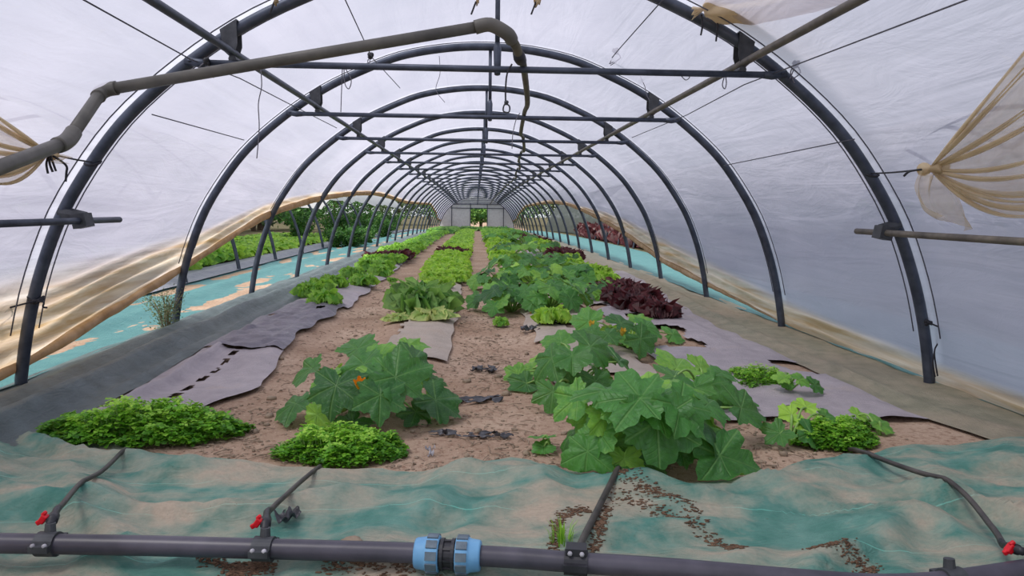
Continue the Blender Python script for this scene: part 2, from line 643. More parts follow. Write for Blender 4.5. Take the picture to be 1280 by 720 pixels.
def arch_parts(root, y, z0, first):
    b = MB()
    pts = [Vector((p.x, y, p.z + z0)) for p in _cv]
    pts[0] = pts[0] - Vector((0, 0, .25))
    pts[-1] = pts[-1] - Vector((0, 0, .25))
    b.tube(pts, .036, 12)
    b.build('arch_tube', M['steel'], root)
    b = MB()
    yb = y - .05
    b.tube([(-WB + .12, yb, ZB + z0), (0, yb, ZB + z0), (WB - .12, yb, ZB + z0)], .0205, 10)
    for s in (-1, 1):                      # flattened ends bolted to the arch
        b.tube([(s * (WB - .14), yb, ZB + z0), (s * (WB - .06), yb + .012, ZB + z0), (s * (WB + .03), yb + .02, ZB + z0 + .015)], [.0205, .028, .026], 10)
        b.tube([(s * (WB + .0), yb - .02, ZB + z0 + .01), (s * (WB + .0), yb + .06, ZB + z0 + .01)], .009, 6)
    b.build('tie_bar', M['steel'], root)
    b = MB()
    xk = .035
    b.tube([(xk, y, HT + z0 - .02), (xk, y, ZB + z0 + .16)], .016, 10)
    b.tube([(xk, y, ZB + z0 + .17), (xk, y - .01, ZB + z0 + .13), (xk, y - .02, ZB + z0 + .05), (xk, yb, ZB + z0 - .03)], [.016, .026, .024, .02], 10)
    b.build('hanger_post', M['steel'], root)
    for s in (-1, 1):
        bk = MB()
        # folded plate saddle wrapped over the arch, with the purlin running through its lower corner
        ss = _al[-1] / 2 + s * 1.70
        p, n = prof(ss)
        tdir = Vector((n.z, 0, -n.x))
        inn = Vector((s * WP, 0, ZP)) - p
        low = inn.normalized()
        for dy in (-.048, .048):
            a = [p + low * -.04 + tdir * .06, p + low * -.04 - tdir * .06, p + low * .10 - tdir * .045, p + low * .165 + tdir * .0, p + low * .10 + tdir * .045]
            vs_ = [Vector((q.x, y + dy + e, q.z + z0)) for e in (-.004, .004) for q in a]
            bk.add(vs_, [(0, 1, 2, 3, 4), (9, 8, 7, 6, 5)] + [(k, (k + 1) % 5, 5 + (k + 1) % 5, 5 + k)[::-1] for k in range(5)])
        q = p + low * .165
        bk.tube([(q.x, y - .055, q.z + z0), (q.x, y + .055, q.z + z0)], .024, 10)
        q = p - low * .04
        R_ = Matrix((tdir, Vector((0, 1, 0)), low)).transposed()
        bk.box((q.x, y, q.z + z0), (.12, .10, .008), R_)
        bk.build('purlin_bracket', M['clamp'], root, False)
    if first:
        for s, (u, v) in ((-1, (103, 276)), (1, (1104, 291))):
            c = back(u, v, y - .06)
            bk = MB()
            bk.box((c.x, c.y, c.z), (.085, .10, .085), Matrix.Rotation(RAD(12 * s), 3, 'Y'))
            k0 = Vector((c.x - s * .0, c.y + .05, c.z + .02))
            p, n = prof(s_of_z(k0.z) if s < 0 else LTOT - s_of_z(k0.z))
            bk.tube([k0, Vector((p.x, y, k0.z + .03))], [.035, .042], 8)
            bk.build('rail_bracket', M['clamp'], root, False)


for i in range(NH):
    y = ya(i)
    z0 = droop(y)
    if i < 8:
        root = empty('steel_arch', (0, y, z0))
        arch_parts(root, y, z0, i == 0)
        if i == 7:
            proto_arch = root
    else:
        root = copy_tree(proto_arch)
        root.location = (0, y, z0)
    root['label'] = 'grey steel tunnel arch with tie bar, %s one from the camera' % ORD[i]
    root['category'] = 'arch'
    root['group'] = 'steel arches of the tunnel'

yend = ya(NH - 1)
for s, nm, mt in ((-1, 'left', 'steel'), (1, 'right', 'steel_lit')):  # right tube takes the steel with the light painted in
    b = MB()
    pts = [(s * WP, yy, ZP + droop(yy)) for yy in axis([(1.2, 15, 2.4), (15, yend + .4, 2.0)])]
    b.tube(pts, .024, 10)
    o = b.build('purlin_tube', M[mt])
    tag(o, 'long steel tube running under the arches along the %s side of the roof' % nm, 'tube', 'roof purlins')

# side rails at the first arch
for s, pa, lab in ((-1, (148, 273), 'short steel rail stub sticking out of the left side of first arch'),
                   (1, (1062, 291), 'pale steel rail through the bracket on right side of first arch')):
    c = back(103 if s < 0 else 1104, 276 if s < 0 else 291, ya(0) - .06)
    b = MB()
    y1 = ya(0) + (.42 if s < 0 else .28)
    b.tube([(c.x, y1, c.z), (c.x, c.y, c.z), (c.x, 2.2, c.z - .005)], .021, 10)
    o = b.build('side_rail', M['steel_lit'] if s > 0 else M['steel'])
    tag(o, lab, 'rail', 'side rails')

# ------------------------------------------------------------------ film cover
def rz(u, v, i):
    p = back(u, v, ya(i))
    return max(0.0, p.z - droop(p.y))


EL = [(-2, .03), (3.0, .03), (ya(0), rz(30, 466, 0)), (ya(1), rz(222, 340, 1)), (ya(2), rz(337, 268, 2)), (ya(3), rz(403, 250, 3)), (ya(4), rz(440, 244, 4)),
      (ya(5), rz(468, 243, 5)), (ya(6), rz(486, 245, 6)), (ya(7), rz(500, 249, 7)), (ya(9), rz(521, 254, 9)), (ya(11), rz(534, 255, 11)), (ya(14), rz(545, 256, 14)), (ya(18), 1.15), (ya(20), .8), (70, .6)]
ER = [(-2, .02), (ya(0), .02), (ya(1), .02), (ya(2), rz(880, 357, 2)), (ya(3), rz(822, 325, 3)), (ya(4), rz(778, 293, 4)), (ya(5), rz(752, 275, 5)),
      (ya(6), rz(734, 263, 6)), (ya(7), rz(718, 256, 7)), (ya(8), rz(703, 254, 8)), (ya(9), rz(692, 254, 9)), (ya(11), rz(674, 256, 11)), (ya(14), rz(659, 259, 14)), (ya(18), 1.1), (ya(20), .8), (70, .6)]


def smooth_interp(pts, y):
    return sum(interp(pts, y + d) for d in (-.5, -.25, 0, .25, .5)) / 5


FOLDL = [(-2, .75), (ya(0), .72), (ya(1), .42), (ya(2), .22), (ya(4), .10), (70, .10)]
FOLDR = [(-2, .10), (ya(0), .16), (ya(1), .30), (ya(2), .42), (ya(3), .5), (ya(4), .42), (ya(6), .14), (70, .1)]
OUT = .042
fys = axis([(-1.6, 3, .25), (3, 12.2, .07), (12.2, 25, .2), (25, yend + .6, .41)])
NSEC = 220
vs, fold, band = [], [], []
for y in fys:
    sL = s_of_z(smooth_interp(EL, y))
    sR = LTOT - s_of_z(smooth_interp(ER, y))
    ph = ((y - D1) / S) % 1.0
    sag = .035 * sin(pi * ph) ** 2
    wl, wr = interp(FOLDL, y), interp(FOLDR, y)
    dist = min(ph, 1 - ph) * S
    for k in range(NSEC + 1):
        t = k / NSEC
        t = t - .72 * sin(2 * pi * t) / (2 * pi)
        s = sL + (sR - sL) * t
        p, n = prof(s)
        dl, dr = s - sL, sR - s
        fl = 1 - sstep(wl * .5, wl, dl)
        fr = 1 - sstep(wr * .5, wr, dr)
        off = OUT - sag * sstep(.2, .9, min(dl, dr))
        off += .012 * nz(p.x * 1.5, y * 1.5, p.z * 1.5) * (1 if dist > .12 else .2)
        off += .010 * abs(nz(s * 9, y * .8, 4)) * fl + .035 * sin(dl * 46 + 2.5 * nz(y * .7, dl * 2)) * fl * min(1, wl * 2) * (.3 + .7 * abs(sin(pi * ph)))
        off += .022 * sin(dr * 52 + 2.5 * nz(y * .8, dr * 2, 5)) * fr * (.25 + .75 * abs(sin(pi * ph)))
        # fine vertical gathers between the ropes near the ridge
        q = p + n * max(off, .040 if dist < .05 else -.2)
        vs.append((q.x, y, q.z + droop(y)))
        fold.append(max(fl, fr))
        band.append(1.0 if (.02 < dist < .105) else 0.0)
nk = NSEC + 1
fs = [(j * nk + i, j * nk + i + 1, (j + 1) * nk + i + 1, (j + 1) * nk + i) for j in range(len(fys) - 1) for i in range(NSEC)]
me = bpy.data.meshes.new('ceiling')
me.from_pydata(vs, [], fs)
me.materials.append(M['film'])
me.shade_smooth()
for nm, vals in (('fold', fold), ('band', band)):
    at = me.attributes.new(nm, 'FLOAT', 'POINT')
    at.data.foreach_set('value', vals)
o = link('ceiling', me)
tag(o, 'milky plastic film stretched over the whole tunnel', kind='structure')

for nm, E_, sg, y0 in (('trim_1', EL, -1, 1.0), ('trim_2', ER, 1, ya(1) - .4)):
    pts, rad = [], []
    for y in axis([(y0, 16, .16), (16, yend, .5)]):
        s = s_of_z(smooth_interp(E_, y))
        p, n = prof(s if sg < 0 else LTOT - s)
        q = p + n * .055
        w = .030 + .016 * nz(y * 2.1, sg * 3.0) + (.022 if y > 9 else .008)
        if sg > 0:
            w *= sstep(ya(1) - .5, ya(3), y) * .8 + .2
        pts.append((q.x, y, q.z + droop(y) + .012 * nz(y * 3.3, 8)))
        rad.append(w)
    b = MB()
    b.tube(pts, rad, 9)
    tag(b.build(nm, M['rolled']), 'tan rolled lower edge of the film on the %s side' % ('left' if sg < 0 else 'right'), kind='structure')

# ------------------------------------------------------------------ far end wall with its doorway
ye = yend + .35
ze = droop(ye)
b = MB()
xa, xb, zt = back(588, 270, ye).x, back(609, 270, ye).x, 1.75
arc = [prof(LTOT * k / 40)[0] for k in range(41)]


def wall_piece(poly):
    n = len(poly)
    vs_ = [(x, ye, z + ze) for x, z in poly] + [(x, ye + .04, z + ze) for x, z in poly]
    b.add(vs_, [tuple(range(n)), tuple(range(2 * n - 1, n - 1, -1))] + [(k, k + n, (k + 1) % n + n, (k + 1) % n) for k in range(n)])


wall_piece([(p.x, p.z) for p in arc if p.x <= xa - .01] + [(xa, 2.4), (xa, -.1), (-3, -.1)])
wall_piece([(xb, -.1), (xb, 2.4)] + [(p.x, p.z) for p in arc if p.x >= xb + .01] + [(3, -.1)])
wall_piece([(xa, zt), (xa, 2.6), (0, 2.66), (xb, 2.6), (xb, zt)])
tag(b.build('wall_back', M['white_panel'], None, False), 'white sheeted end wall at the far end', kind='structure')
fr = MB()
for x in (xa, xb, -2.0, 2.1):
    fr.box((x, ye - .05, ze + 1.05), (.06, .06, 2.1))
for z in (zt, 2.05):
    fr.box((0, ye - .05, ze + z), (4.2, .06, .06))
tag(fr.build('trim_3', M['steel'], None, False), 'steel frame around the far doorway', kind='structure')


# ------------------------------------------------------------------ ground sheets
def sheet(name, mat, fx0, fx1, y0, y1, dx, dy, dz, lift=.018, skip=None, wob=.02):
    ys_ = axis([(y0, y1, dy)])
    w = max(fx1(y) - fx0(y) for y in ys_)
    nu = max(2, round(w / dx))
    vs, fs = [], []
    for y in ys_:
        a, c = fx0(y), fx1(y)
        a += wob * nz(y * 2.3, 1.7, len(name))
        c += wob * nz(y * 2.3, 8.7, len(name))
        for k in range(nu + 1):
            x = lerp(a, c, k / nu)
            e = min(k, nu - k) / nu * w
            yy = y + (wob * nz(x * 3, 5.5) if y in (ys_[0], ys_[-1]) else 0)
            vs.append((x, yy, gz(x, yy) + lift + dz(x, yy) * sstep(-.01, .09, e)))
    for j in range(len(ys_) - 1):
        for k in range(nu):
            q = j * (nu + 1) + k
            if skip:
                c_ = vs[q]
                d_ = vs[q + nu + 2]
                if skip((c_[0] + d_[0]) / 2, (c_[1] + d_[1]) / 2):
                    continue
            fs.append((q, q + 1, q + nu + 2, q + nu + 1))
    b = MB()
    b.add(vs, fs)
    return b.build(name, mat)


def pxl(pts):
    """ground polyline from pixels as (y, x) pairs"""
    return sorted((p.y, p.x) for p in (gp(u, v) for u, v in pts))


# front fabric: its far edge follows the photograph's
EDGE = [(gp(u, v).x, gp(u, v).y) for u, v in ((-60, 536), (0, 540), (60, 543), (110, 550), (150, 562), (210, 575), (300, 580), (360, 588), (420, 594), (480, 592), (530, 596), (580, 588),
        (640, 578), (700, 590), (760, 598), (860, 614), (930, 606), (985, 584), (1010, 578), (1060, 574), (1110, 566), (1160, 562), (1220, 558), (1280, 552), (1360, 548))]
EDGE.sort()


_pipe_y = []
for u_, v_ in ((-170, 676), (0, 679), (330, 686), (560, 693), (720, 703), (850, 712), (1000, 725), (1090, 731), (1200, 725), (1280, 713), (1420, 690)):
    p = gp(u_, v_, .095)
    _pipe_y.append((p.x, p.y))


def wr(x, y):
    z = .028 * nz(x * 1.1 + 3, y * 2.6) + .018 * abs(nz(x * 2.2, y * 5.5 + nz(x, y) * 1.2, 2)) + .008 * nz(x * 7, y * 9, 5)
    w_ = nz(x * .8, y * 1.4, 7)
    for fx, fy, am in ((1.9, 4.6, .040), (3.4, 2.6, .022), (-2.6, 7.5, .020), (4.5, 11.0, .011), (-7.0, 6.0, .010)):
        z += am * (1 - abs(nz(x * abs(fx) * .6 + 1.6 * w_, y * fy * .5 + (x * .35 if fx > 0 else -x * .6) + 1.2 * w_, fx)) * 3.2)
    z += .02 * exp(-((y - 2.75 - .12 * sin(x * 1.7)) / .10) ** 2) + .022 * exp(-((y - 3.0 + .1 * x) / .07) ** 2) * sstep(-.2, .6, x)
    if _pipe_y:
        z *= 1 - .8 * exp(-((y - interp(_pipe_y, x) + .05) / .08) ** 2)
    return max(.004, z)


xs_ = axis([(-3.05, 3.05, .03)])
vs, fs = [], []
rows = 84
for j in range(rows + 1):
    for x in xs_:
        ye_ = interp(EDGE, x) + .015 * nz(x * 9, 2)
        y = lerp(1.0, ye_, (j / rows) ** .9)
        e = min(ye_ - y, .2)
        z = gz(x, y) + .010 + wr(x, y) * (.25 + .75 * sstep(0, .14, e))
        vs.append((x, y, z))
n_ = len(xs_)
fs = [(j * n_ + i, j * n_ + i + 1, (j + 1) * n_ + i + 1, (j + 1) * n_ + i) for j in range(rows) for i in range(n_ - 1)]


def mat_z(x, y):
    ye_ = interp(EDGE, x)
    if y > ye_:
        return gz(x, y)
    return gz(x, y) + .010 + wr(x, y) * (.25 + .75 * sstep(0, .14, ye_ - y))


b = MB()
b.add(vs, fs)
tag(b.build('ground_cover', M['mat_front']), 'wrinkled green ground fabric with tan mud across the foreground, under the black pipe', 'ground fabric')

# left folded slate fabric between the arches' feet and the first bed
LI = pxl([(0, 575), (130, 510), (250, 447), (375, 381), (440, 345)])


def lix(y):
    return interp(LI, y) if y < 13 else -2.32


def lfold(x, y):
    a = (x + 3.05) / max(.3, lix(y) + 3.05)
    w = .11 * exp(-((a - .62 - .08 * sin(y * .55)) / .10) ** 2) + .06 * exp(-((a - .25 + .06 * sin(y * .8 + 1)) / .12) ** 2)
    w += .05 * exp(-((a - .93) / .06) ** 2) * sstep(4, 5, y)
    return w * (1 - .55 * sstep(10, 18, y)) + .012 * nz(x * 5, y * 1.2)


tag(sheet('ground_cover', M['mat_left'], lambda y: -3.06, lix, 3.45, 58, .035, .16, lfold), 'dark slate ground fabric in long folds along the left arches', 'ground fabric')

# right olive fabric
RI = pxl([(1230, 552), (1100, 505), (960, 440), (880, 405), (800, 352), (760, 330)])


def rix(y):
    return interp(RI, y) if y < 14 else 2.3


tag(sheet('ground_cover', M['mat_right'], rix, lambda y: 3.13, 3.55, 58, .05, .16,
          lambda x, y: .018 * nz(x * 2.5, y * .7) + .03 * exp(-((x - rix(y) - .22 - .03 * sin(y)) / .05) ** 2) + .006 * nz(x * 8, y * 3)), 'olive brown ground fabric strip along the foot of the right arches', 'ground fabric')

# left bed film, slit along its middle, then the crumpled dark piece
ML0 = lambda y: lix(y) + .03
MLR = pxl([(120, 560), (252, 516), (327, 489), (352, 452), (372, 428), (420, 397)])
SL = pxl([(215, 504), (270, 470), (315, 435)])


def slits(x, y):
    if not (SL[0][0] < y < SL[-1][0]):
        return False
    d = abs(x - interp(SL, y) - .012 * nz(y * 6, 3))
    return d < .022 + .02 * nz(y * 3, 7) and (y * 4.6 + .3 * nz(y, 2)) % 1.0 < .66


tag(sheet('mulch_film', M['mulch'], ML0, lambda y: interp(MLR, y), 3.75, gp(345, 447).y, .02, .03,
          lambda x, y: .012 * nz(x * 4, y * 2) + .03 * abs(nz(x * 2 + y * 1.5, y * .6, 5)) + .05 * exp(-((x - ML0(y) - .12) / .04) ** 2), .03, slits, .035), 'pale grey lilac mulch film with a row of slits, left of bare path', 'mulch film')
tag(sheet('mulch_film', M['mulch_dark'], ML0, lambda y: interp(MLR, y), gp(345, 447).y - .02, gp(430, 388).y, .02, .03,
          lambda x, y: .05 * abs(nz(x * 4, y * 4.5, 5)) + .04 * abs(nz(x * 9, y * 7, 2)), .04, lambda x, y: nz(x * 3.3, y * 3.9, 11) > .42, .05), 'crumpled dark mulch film in front of the left lettuce bed', 'mulch film')
tag(sheet('mulch_film', M['mulch'], lambda y: -2.33, lambda y: -1.53, gp(430, 388).y - .05, 57, .06, .15,
          lambda x, y: .02 * nz(x * 4, y * 4), .025, None, .05), 'mulch film under the left lettuce bed', 'mulch film')
tag(sheet('mulch_film', M['mulch_tan'], lambda y: gp(485, 440).x - (.0 if y > 6 else 0), lambda y: gp(560, 440).x + .02, gp(520, 456).y, 57, .04, .08,
          lambda x, y: .014 * nz(x * 4, y * 4), .025, lambda x, y: abs(x + .78 + .02 * nz(y * 7, 1)) < .025 and 6.3 < y < 8 and nz(y * 5, x) > -.1, .03), 'dusty tan mulch film under the bed left of the central path', 'mulch film')
tag(sheet('mulch_film', M['mulch_tan'], lambda y: .42, lambda y: 1.18, 4.2, 57, .05, .1,
          lambda x, y: .018 * nz(x * 4, y * 4), .025, lambda x, y: nz(x * 3, y * 3, 17) > .38, .06), 'dusty tan mulch film under the squash bed right of the path', 'mulch film')
tag(sheet('mulch_film', M['mulch'], lambda y: 1.28, lambda y: rix(y) + .03, 3.95, 57, .04, .08,
          lambda x, y: .02 * nz(x * 3, y * 3) + .035 * abs(nz(x * 3, y * 1.1, 5)), .022, lambda x, y: nz(x * 2.2, y * 1.6, 21) > .30, .05), 'grey mulch film under the outer right bed beside the olive fabric', 'mulch film')

# turquoise fabric between this tunnel and its neighbours
tag(sheet('ground_cover', M['mat_teal'], lambda y: -4.35, lambda y: -3.0, 2.5, 58, .08, .16,
          lambda x, y: .05 * exp(-((x + 3.72 + .1 * sin(y * .6)) / .12) ** 2) + .02 * nz(x * 3, y) - .02, .022), 'turquoise ground fabric between the left arches and the neighbouring tunnel', 'ground fabric')
tag(sheet('ground_cover', M['mat_teal'], lambda y: 3.02, lambda y: 4.6, 2.5, 58, .08, .16,
          lambda x, y: .02 * nz(x * 3, y), .022), 'turquoise ground fabric outside the right arches', 'ground fabric')
tag(sheet('ground_cover', M['asphalt'], lambda y: -5.05, lambda y: -4.28, 2.5, 58, .08, .2,
          lambda x, y: .05 * exp(-((x + 4.6) / .15) ** 2) + .012 * nz(x * 4, y), .03), 'grey film strip beyond the left turquoise fabric, before the neighbouring lettuces', 'ground fabric')

# ------------------------------------------------------------------ black main pipe with its fittings
PR = .0315
PIPE_PX = [(-170, 676), (0, 679), (180, 682), (330, 686), (480, 690), (560, 693), (640, 697), (720, 703), (850, 712), (1000, 725), (1090, 731), (1150, 730), (1200, 725), (1280, 713), (1420, 690)]
pc = curve([gp(u, v, .095) for u, v in PIPE_PX], 6)
root = empty('water_pipe', pc[24])
tag(root, 'dark plastic main water pipe with a blue coupling lying across the foreground', 'water pipe')
b = MB()
b.tube(pc, PR, 20)
b.build('pipe_tube', M['pe'], root)


def on_pipe(u):
    """centre of the pipe and its direction where it crosses picture column u"""
    best = None
    for p, q in zip(pc, pc[1:]):
        d = (p - Vector((CX, 0, CH)))
        uu = 640 + F * d.dot(RGT) / d.dot(_fw)
        if best is None or abs(uu - u) < best[0]:
            best = (abs(uu - u), p, (q - p).normalized())
    return best[1], best[2]


def frame(t):
    x = t.normalized()
    y = Vector((0, 0, 1)).cross(x).normalized()
    return Matrix((x, y, x.cross(y))).transposed()


def lathe_on(bm, c, R, prof_, n=24, fac=None):
    vs, fs = [], []
    for i, (x, r) in enumerate(prof_):
        for k in range(n):
            rr = r * (fac(k / n) if fac else 1)
            an = 2 * pi * k / n
            vs.append(c + R @ Vector((x, rr * cos(an), rr * sin(an))))
    for i in range(len(prof_) - 1):
        for k in range(n):
            k2 = (k + 1) % n
            fs.append((i * n + k, i * n + k2, (i + 1) * n + k2, (i + 1) * n + k))
    fs.append(tuple(range(n))[::-1])
    fs.append(tuple((len(prof_) - 1) * n + k for k in range(n)))
    bm.add(vs, fs)


c, t = on_pipe(557)
R = frame(t)
b = MB()
lathe_on(b, c, R, [(-.060, .035), (-.060, .047), (-.034, .047), (-.034, .040), (-.022, .040), (-.022, .049), (-.012, .049), (-.012, .041), (.012, .041), (.012, .049), (.022, .049), (.022, .040), (.034, .040), (.034, .047), (.060, .047), (.060, .035)])
for k in range(8):
    an = 2 * pi * k / 8
    b.box(c + R @ Vector((0, .043 * cos(an), .043 * sin(an))), (.05, .006, .006), R @ Matrix.Rotation(an, 3, 'X'))
cp = b.build('pipe_coupling', M['black'], root, False)
cp['label'] = 'black ribbed middle of the blue coupling'
for s in (-1, 1):
    nb = MB()
    lathe_on(nb, c, R, [(s * x, r) for x, r in ((.026, .040), (.026, .0535), (.030, .056), (.062, .056), (.066, .053), (.072, .050), (.096, .047), (.102, .044), (.102, .032))], 32)
    o = nb.build('coupling_nut', M['blue'], cp)
    o['label'] = 'blue threaded nut of the coupling'
    gb = MB()
    for k in range(10):
        an = 2 * pi * (k + .5) / 10
        gb.box(c + R @ Vector((s * .046, .0555 * cos(an), .0555 * sin(an))), (.034, .025, .008), R @ Matrix.Rotation(an - pi / 2, 3, 'X'))
    gb.build('nut_grip', M['greyblue'] if s < 0 else M['greyblue'], cp, False)

for u in (46, 322, 718, 1190):
    c, t = on_pipe(u)
    R = frame(t)
    b = MB()
    w = .030 if u != 718 else .035
    lathe_on(b, c, R, [(-w, PR), (-w, PR + .007), (w, PR + .007), (w, PR)], 20)
    for sy in (-1, 1):
        b.box(c + R @ Vector((0, sy * (PR + .012), .004)), (2 * w, .022, .02), R)
    if u == 718:
        b.box(c + R @ Vector((0, .0, PR + .010)), (.062, .05, .022), R)
    else:
        b.tube([c + R @ Vector((0, .012, PR)), c + R @ Vector((0, .016, PR + .03))], [.017, .015], 12)
    sd = b.build('saddle_clamp', M['black'] if u == 718 else M['clamp'], root, False)
    bb = MB()
    for sx in (-1, 1):
        q = c + R @ Vector((sx * .018, -.026 if u == 718 else -(PR + .013), PR + .008 if u == 718 else .014))
        dirn = R @ Vector((0, -1, .25))
        bb.tube([q, q + dirn * .006, q + dirn * .010], [.0075, .0075, .004], 8)
    bb.build('bolt', M['scrapgrey'], sd)


def drip(label, px, hs, valve_u, valve_px, r=.0095, valve=True):
    """flexible drip tube from a valve on the main pipe up into the bed"""
    pts = [gp(u, v, h) for (u, v), h in zip(px, hs)]
    for p in pts[1:]:
        p.z = max(p.z, mat_z(p.x, p.y) + .012)
    rt = empty('drip_line', pts[0])
    tag(rt, label, 'drip tube', 'drip lines')
    b = MB()
    cvp = curve(pts, 8)
    zs = [max(q.z, mat_z(q.x, q.y) + .012) for q in cvp]
    for _ in range(40):
        zs = [zs[0]] + [max((zs[k - 1] + zs[k] * 2 + zs[k + 1]) / 4, mat_z(cvp[k].x, cvp[k].y) + .004) for k in range(1, len(zs) - 1)] + [zs[-1]]
    for q, z in zip(cvp, zs):
        q.z = z
    b.tube(cvp, r, 10)
    b.build('tube', M['drip'], rt)
    if valve:
        c, t = on_pipe(valve_u)
        a = c + Vector((0, .014, PR + .022))
        e = pts[0]
        d = (e - a).normalized()
        vb = MB()
        L = (e - a).length
        vb.tube([a, a + d * L * .25, a + d * L * .26, a + d * L * .6, a + d * L * .61, e, e + (pts[1] - e).normalized() * .03], [.013, .013, .017, .017, .012, .012, .0115], 12)
        o = vb.build('valve_body', M['black'], rt)
        hd = MB()
        hp = a + d * L * .42 + Vector((-.022, -.012, .006))
        Rm = Matrix.Rotation(RAD(35), 3, 'Y')
        hd.box(hp, (.020, .022, .030), Rm)
        hd.box(hp + Vector((-.012, -.002, -.010)), (.022, .012, .016), Matrix.Rotation(RAD(-30), 3, 'Y'))
        hd.box(hp + Vector((.004, -.002, .018)), (.012, .012, .018), Matrix.Rotation(RAD(50), 3, 'Y'))
        hm = hd.build('valve_handle', M['red'], rt, False)
        hm['label'] = 'red butterfly handle'
        bv = hm.modifiers.new('bevel', 'BEVEL')
        bv.width = .004
        bv.segments = 2
    return rt


drip('dark drip tube with red valve, leftmost along the black pipe', [(71, 637), (100, 611), (130, 588), (162, 563)], [.16, .10, .07, .02], 46, None)
drip('dark drip tube with red valve rising left of the blue coupling', [(334, 640), (352, 624), (375, 604), (400, 588)], [.15, .11, .07, .03], 322, None)
drip('dark drip tube without a red handle, running under the big squash', [(722, 688), (735, 662), (752, 632), (773, 602)], [.10, .08, .06, .04], 718, None, .0125, False)
rt = drip('flat drip tube curving to a red valve in bottom right corner', [(1254, 681), (1240, 658), (1205, 625), (1150, 597), (1086, 574), (1062, 562)], [.11, .10, .075, .07, .05, .02], 1272, None, .0105)

# small dirt and litter along the pipe
b = MB()
for k in range(2300):
    t = random.random()
    ln = random.choice(([(770, 606), (820, 624), (872, 640)], [(760, 622), (830, 645), (893, 668), (930, 690)], [(735, 640), (700, 650), (690, 700)], [(1010, 690), (1060, 698), (1098, 707)], [(742, 690), (760, 640)], [(250, 700), (345, 704)], [(280, 712), (330, 703)], [(400, 706), (560, 712)]))
    i = min(int(t * (len(ln) - 1)), len(ln) - 2)
    tt = t * (len(ln) - 1) - i
    u, v = lerp(ln[i][0], ln[i + 1][0], tt), lerp(ln[i][1], ln[i + 1][1], tt)
    p = gp(u + random.gauss(0, 4), v + random.gauss(0, 4), .04)
    p.z = mat_z(p.x, p.y) + .002
    r = random.uniform(.0015, .005)
    b.blob(p, (r * random.uniform(1, 3), r, r * .6), k, .5, 5)
M['dirt'] = simple('dark_soil_crumbs', srgb(72, 52, 40), srgb(128, 100, 78), 60, .95, 0, .4)
tag(b.build('dirt', M['dirt'], None), 'brown soil crumbs in the wrinkles of the front fabric', 'dirt', kind='stuff')

# crumbs, straw and clods on the bare paths
b = MB()
for k in range(3200):
    y = 3.2 + 9 * random.random() ** 2
    x = random.choice((random.gauss(.02, .22), random.gauss(-1.25, .2), random.gauss(1.3, .3), random.uniform(-1.9, 1.8) if y < 4.6 else random.gauss(0, .2)))
    if y < interp(EDGE, x) + .04:
        continue
    r = random.uniform(.003, .009) * (1 + (random.random() < .06) * 1.6)
    if random.random() < .35:
        an = random.uniform(0, pi)
        L = random.uniform(.012, .05)
        z = gz(x, y) + .006
        b.tube([(x - cos(an) * L, y - sin(an) * L, z), (x, y, z + .006), (x + cos(an) * L, y + sin(an) * L, z)], .0022, 4)
    else:
        b.blob((x, y, gz(x, y) + r * .3), (r * random.uniform(1, 1.6), r * random.uniform(1, 1.6), r * .8), k, .6, 5)
tag(b.build('soil_crumbs', M['stone'], None), 'small clods and straw bits strewn on the bare soil', 'soil crumbs', kind='stuff')


def scrap(name, label, cat, u, v, w, d, h, mat, seed, cur=1.0):
    p = gp(u, v)
    p.z = gz(p.x, p.y)
    if p.y < interp(EDGE, p.x):
        p.z = mat_z(p.x, p.y)
    b = MB()
    an = random.uniform(-.4, .4)

    def fn(a, c):
        x = (a - .5) * w * (1 + .4 * nz(c * 3, seed))
        y = (c - .5) * d * (1 + .5 * nz(a * 3, seed + 4))
        z = .006 + h * (.5 + .9 * nz(a * 2.6 * cur, c * 2.6 * cur, seed)) * 1.0
        return (p.x + x * cos(an) - y * sin(an), p.y + x * sin(an) + y * cos(an), p.z + max(z, .004))
    b.grid(fn, 20, 14, lambda a, c: nz(a * 4.3, c * 3.1, seed * 3.7) > .12)
    o = b.build(name, mat)
    sd = o.modifiers.new('thickness', 'SOLIDIFY')
    sd.thickness = .0015
    return tag(o, label, cat)


scrap('plastic_scrap', 'black crumpled plastic scrap right of the left squash plant', 'plastic scrap', 557, 545, .17, .05, .035, M['scrap'], 1)
scrap('plastic_scrap', 'torn dark film scrap in the middle of the central path', 'plastic scrap', 606, 466, .17, .14, .04, M['scrap'], 2, 1.6)
scrap('plastic_scrap', 'crumpled black film bunched beside the single lime lettuce', 'plastic scrap', 664, 418, .2, .22, .06, M['scrap'], 3, 1.6)
scrap('plastic_scrap', 'dark film shreds left of the squash bed, across the path', 'plastic scrap', 592, 502, .34, .10, .03, M['scrap'], 4, 2.4)
scrap('plastic_scrap', 'small dark film shreds just behind the front fabric', 'plastic scrap', 610, 546, .22, .07, .025, M['scrap'], 5, 2.4)
scrap('plastic_scrap', 'small grey plastic shred by the low herbs', 'plastic scrap', 538, 570, .035, .06, .04, M['scrapgrey'], 6)
scrap('plastic_scrap', 'white plastic strip tucked under the pipe left of the blue coupling', 'plastic scrap', 222, 693, .15, .02, .012, M['scrapgrey'], 8)
scrap('plastic_scrap', 'dark plastic rag lying behind the valve left of the coupling', 'plastic scrap', 352, 660, .11, .08, .05, M['scrap'], 9, 1.5)


def stone(label, u, v, r, seed, h=None):
    p = gp(u, v)
    z = mat_z(p.x, p.y)
    b = MB()
    b.blob((p.x, p.y, z + r * .35), (r, r * .7, r * (h or .7)), seed, .5, 14)
    return tag(b.build('stone', M['stone']), label, 'stone')


stone('tan stone on the soil beside the left herb clump', 207, 554, .055, 3)
stone('pale elongated stone at the right foot of the left squash', 528, 533, .032, 5)
stone('flat brown stone in front of the black pipe', 440, 704, .035, 8, .4)

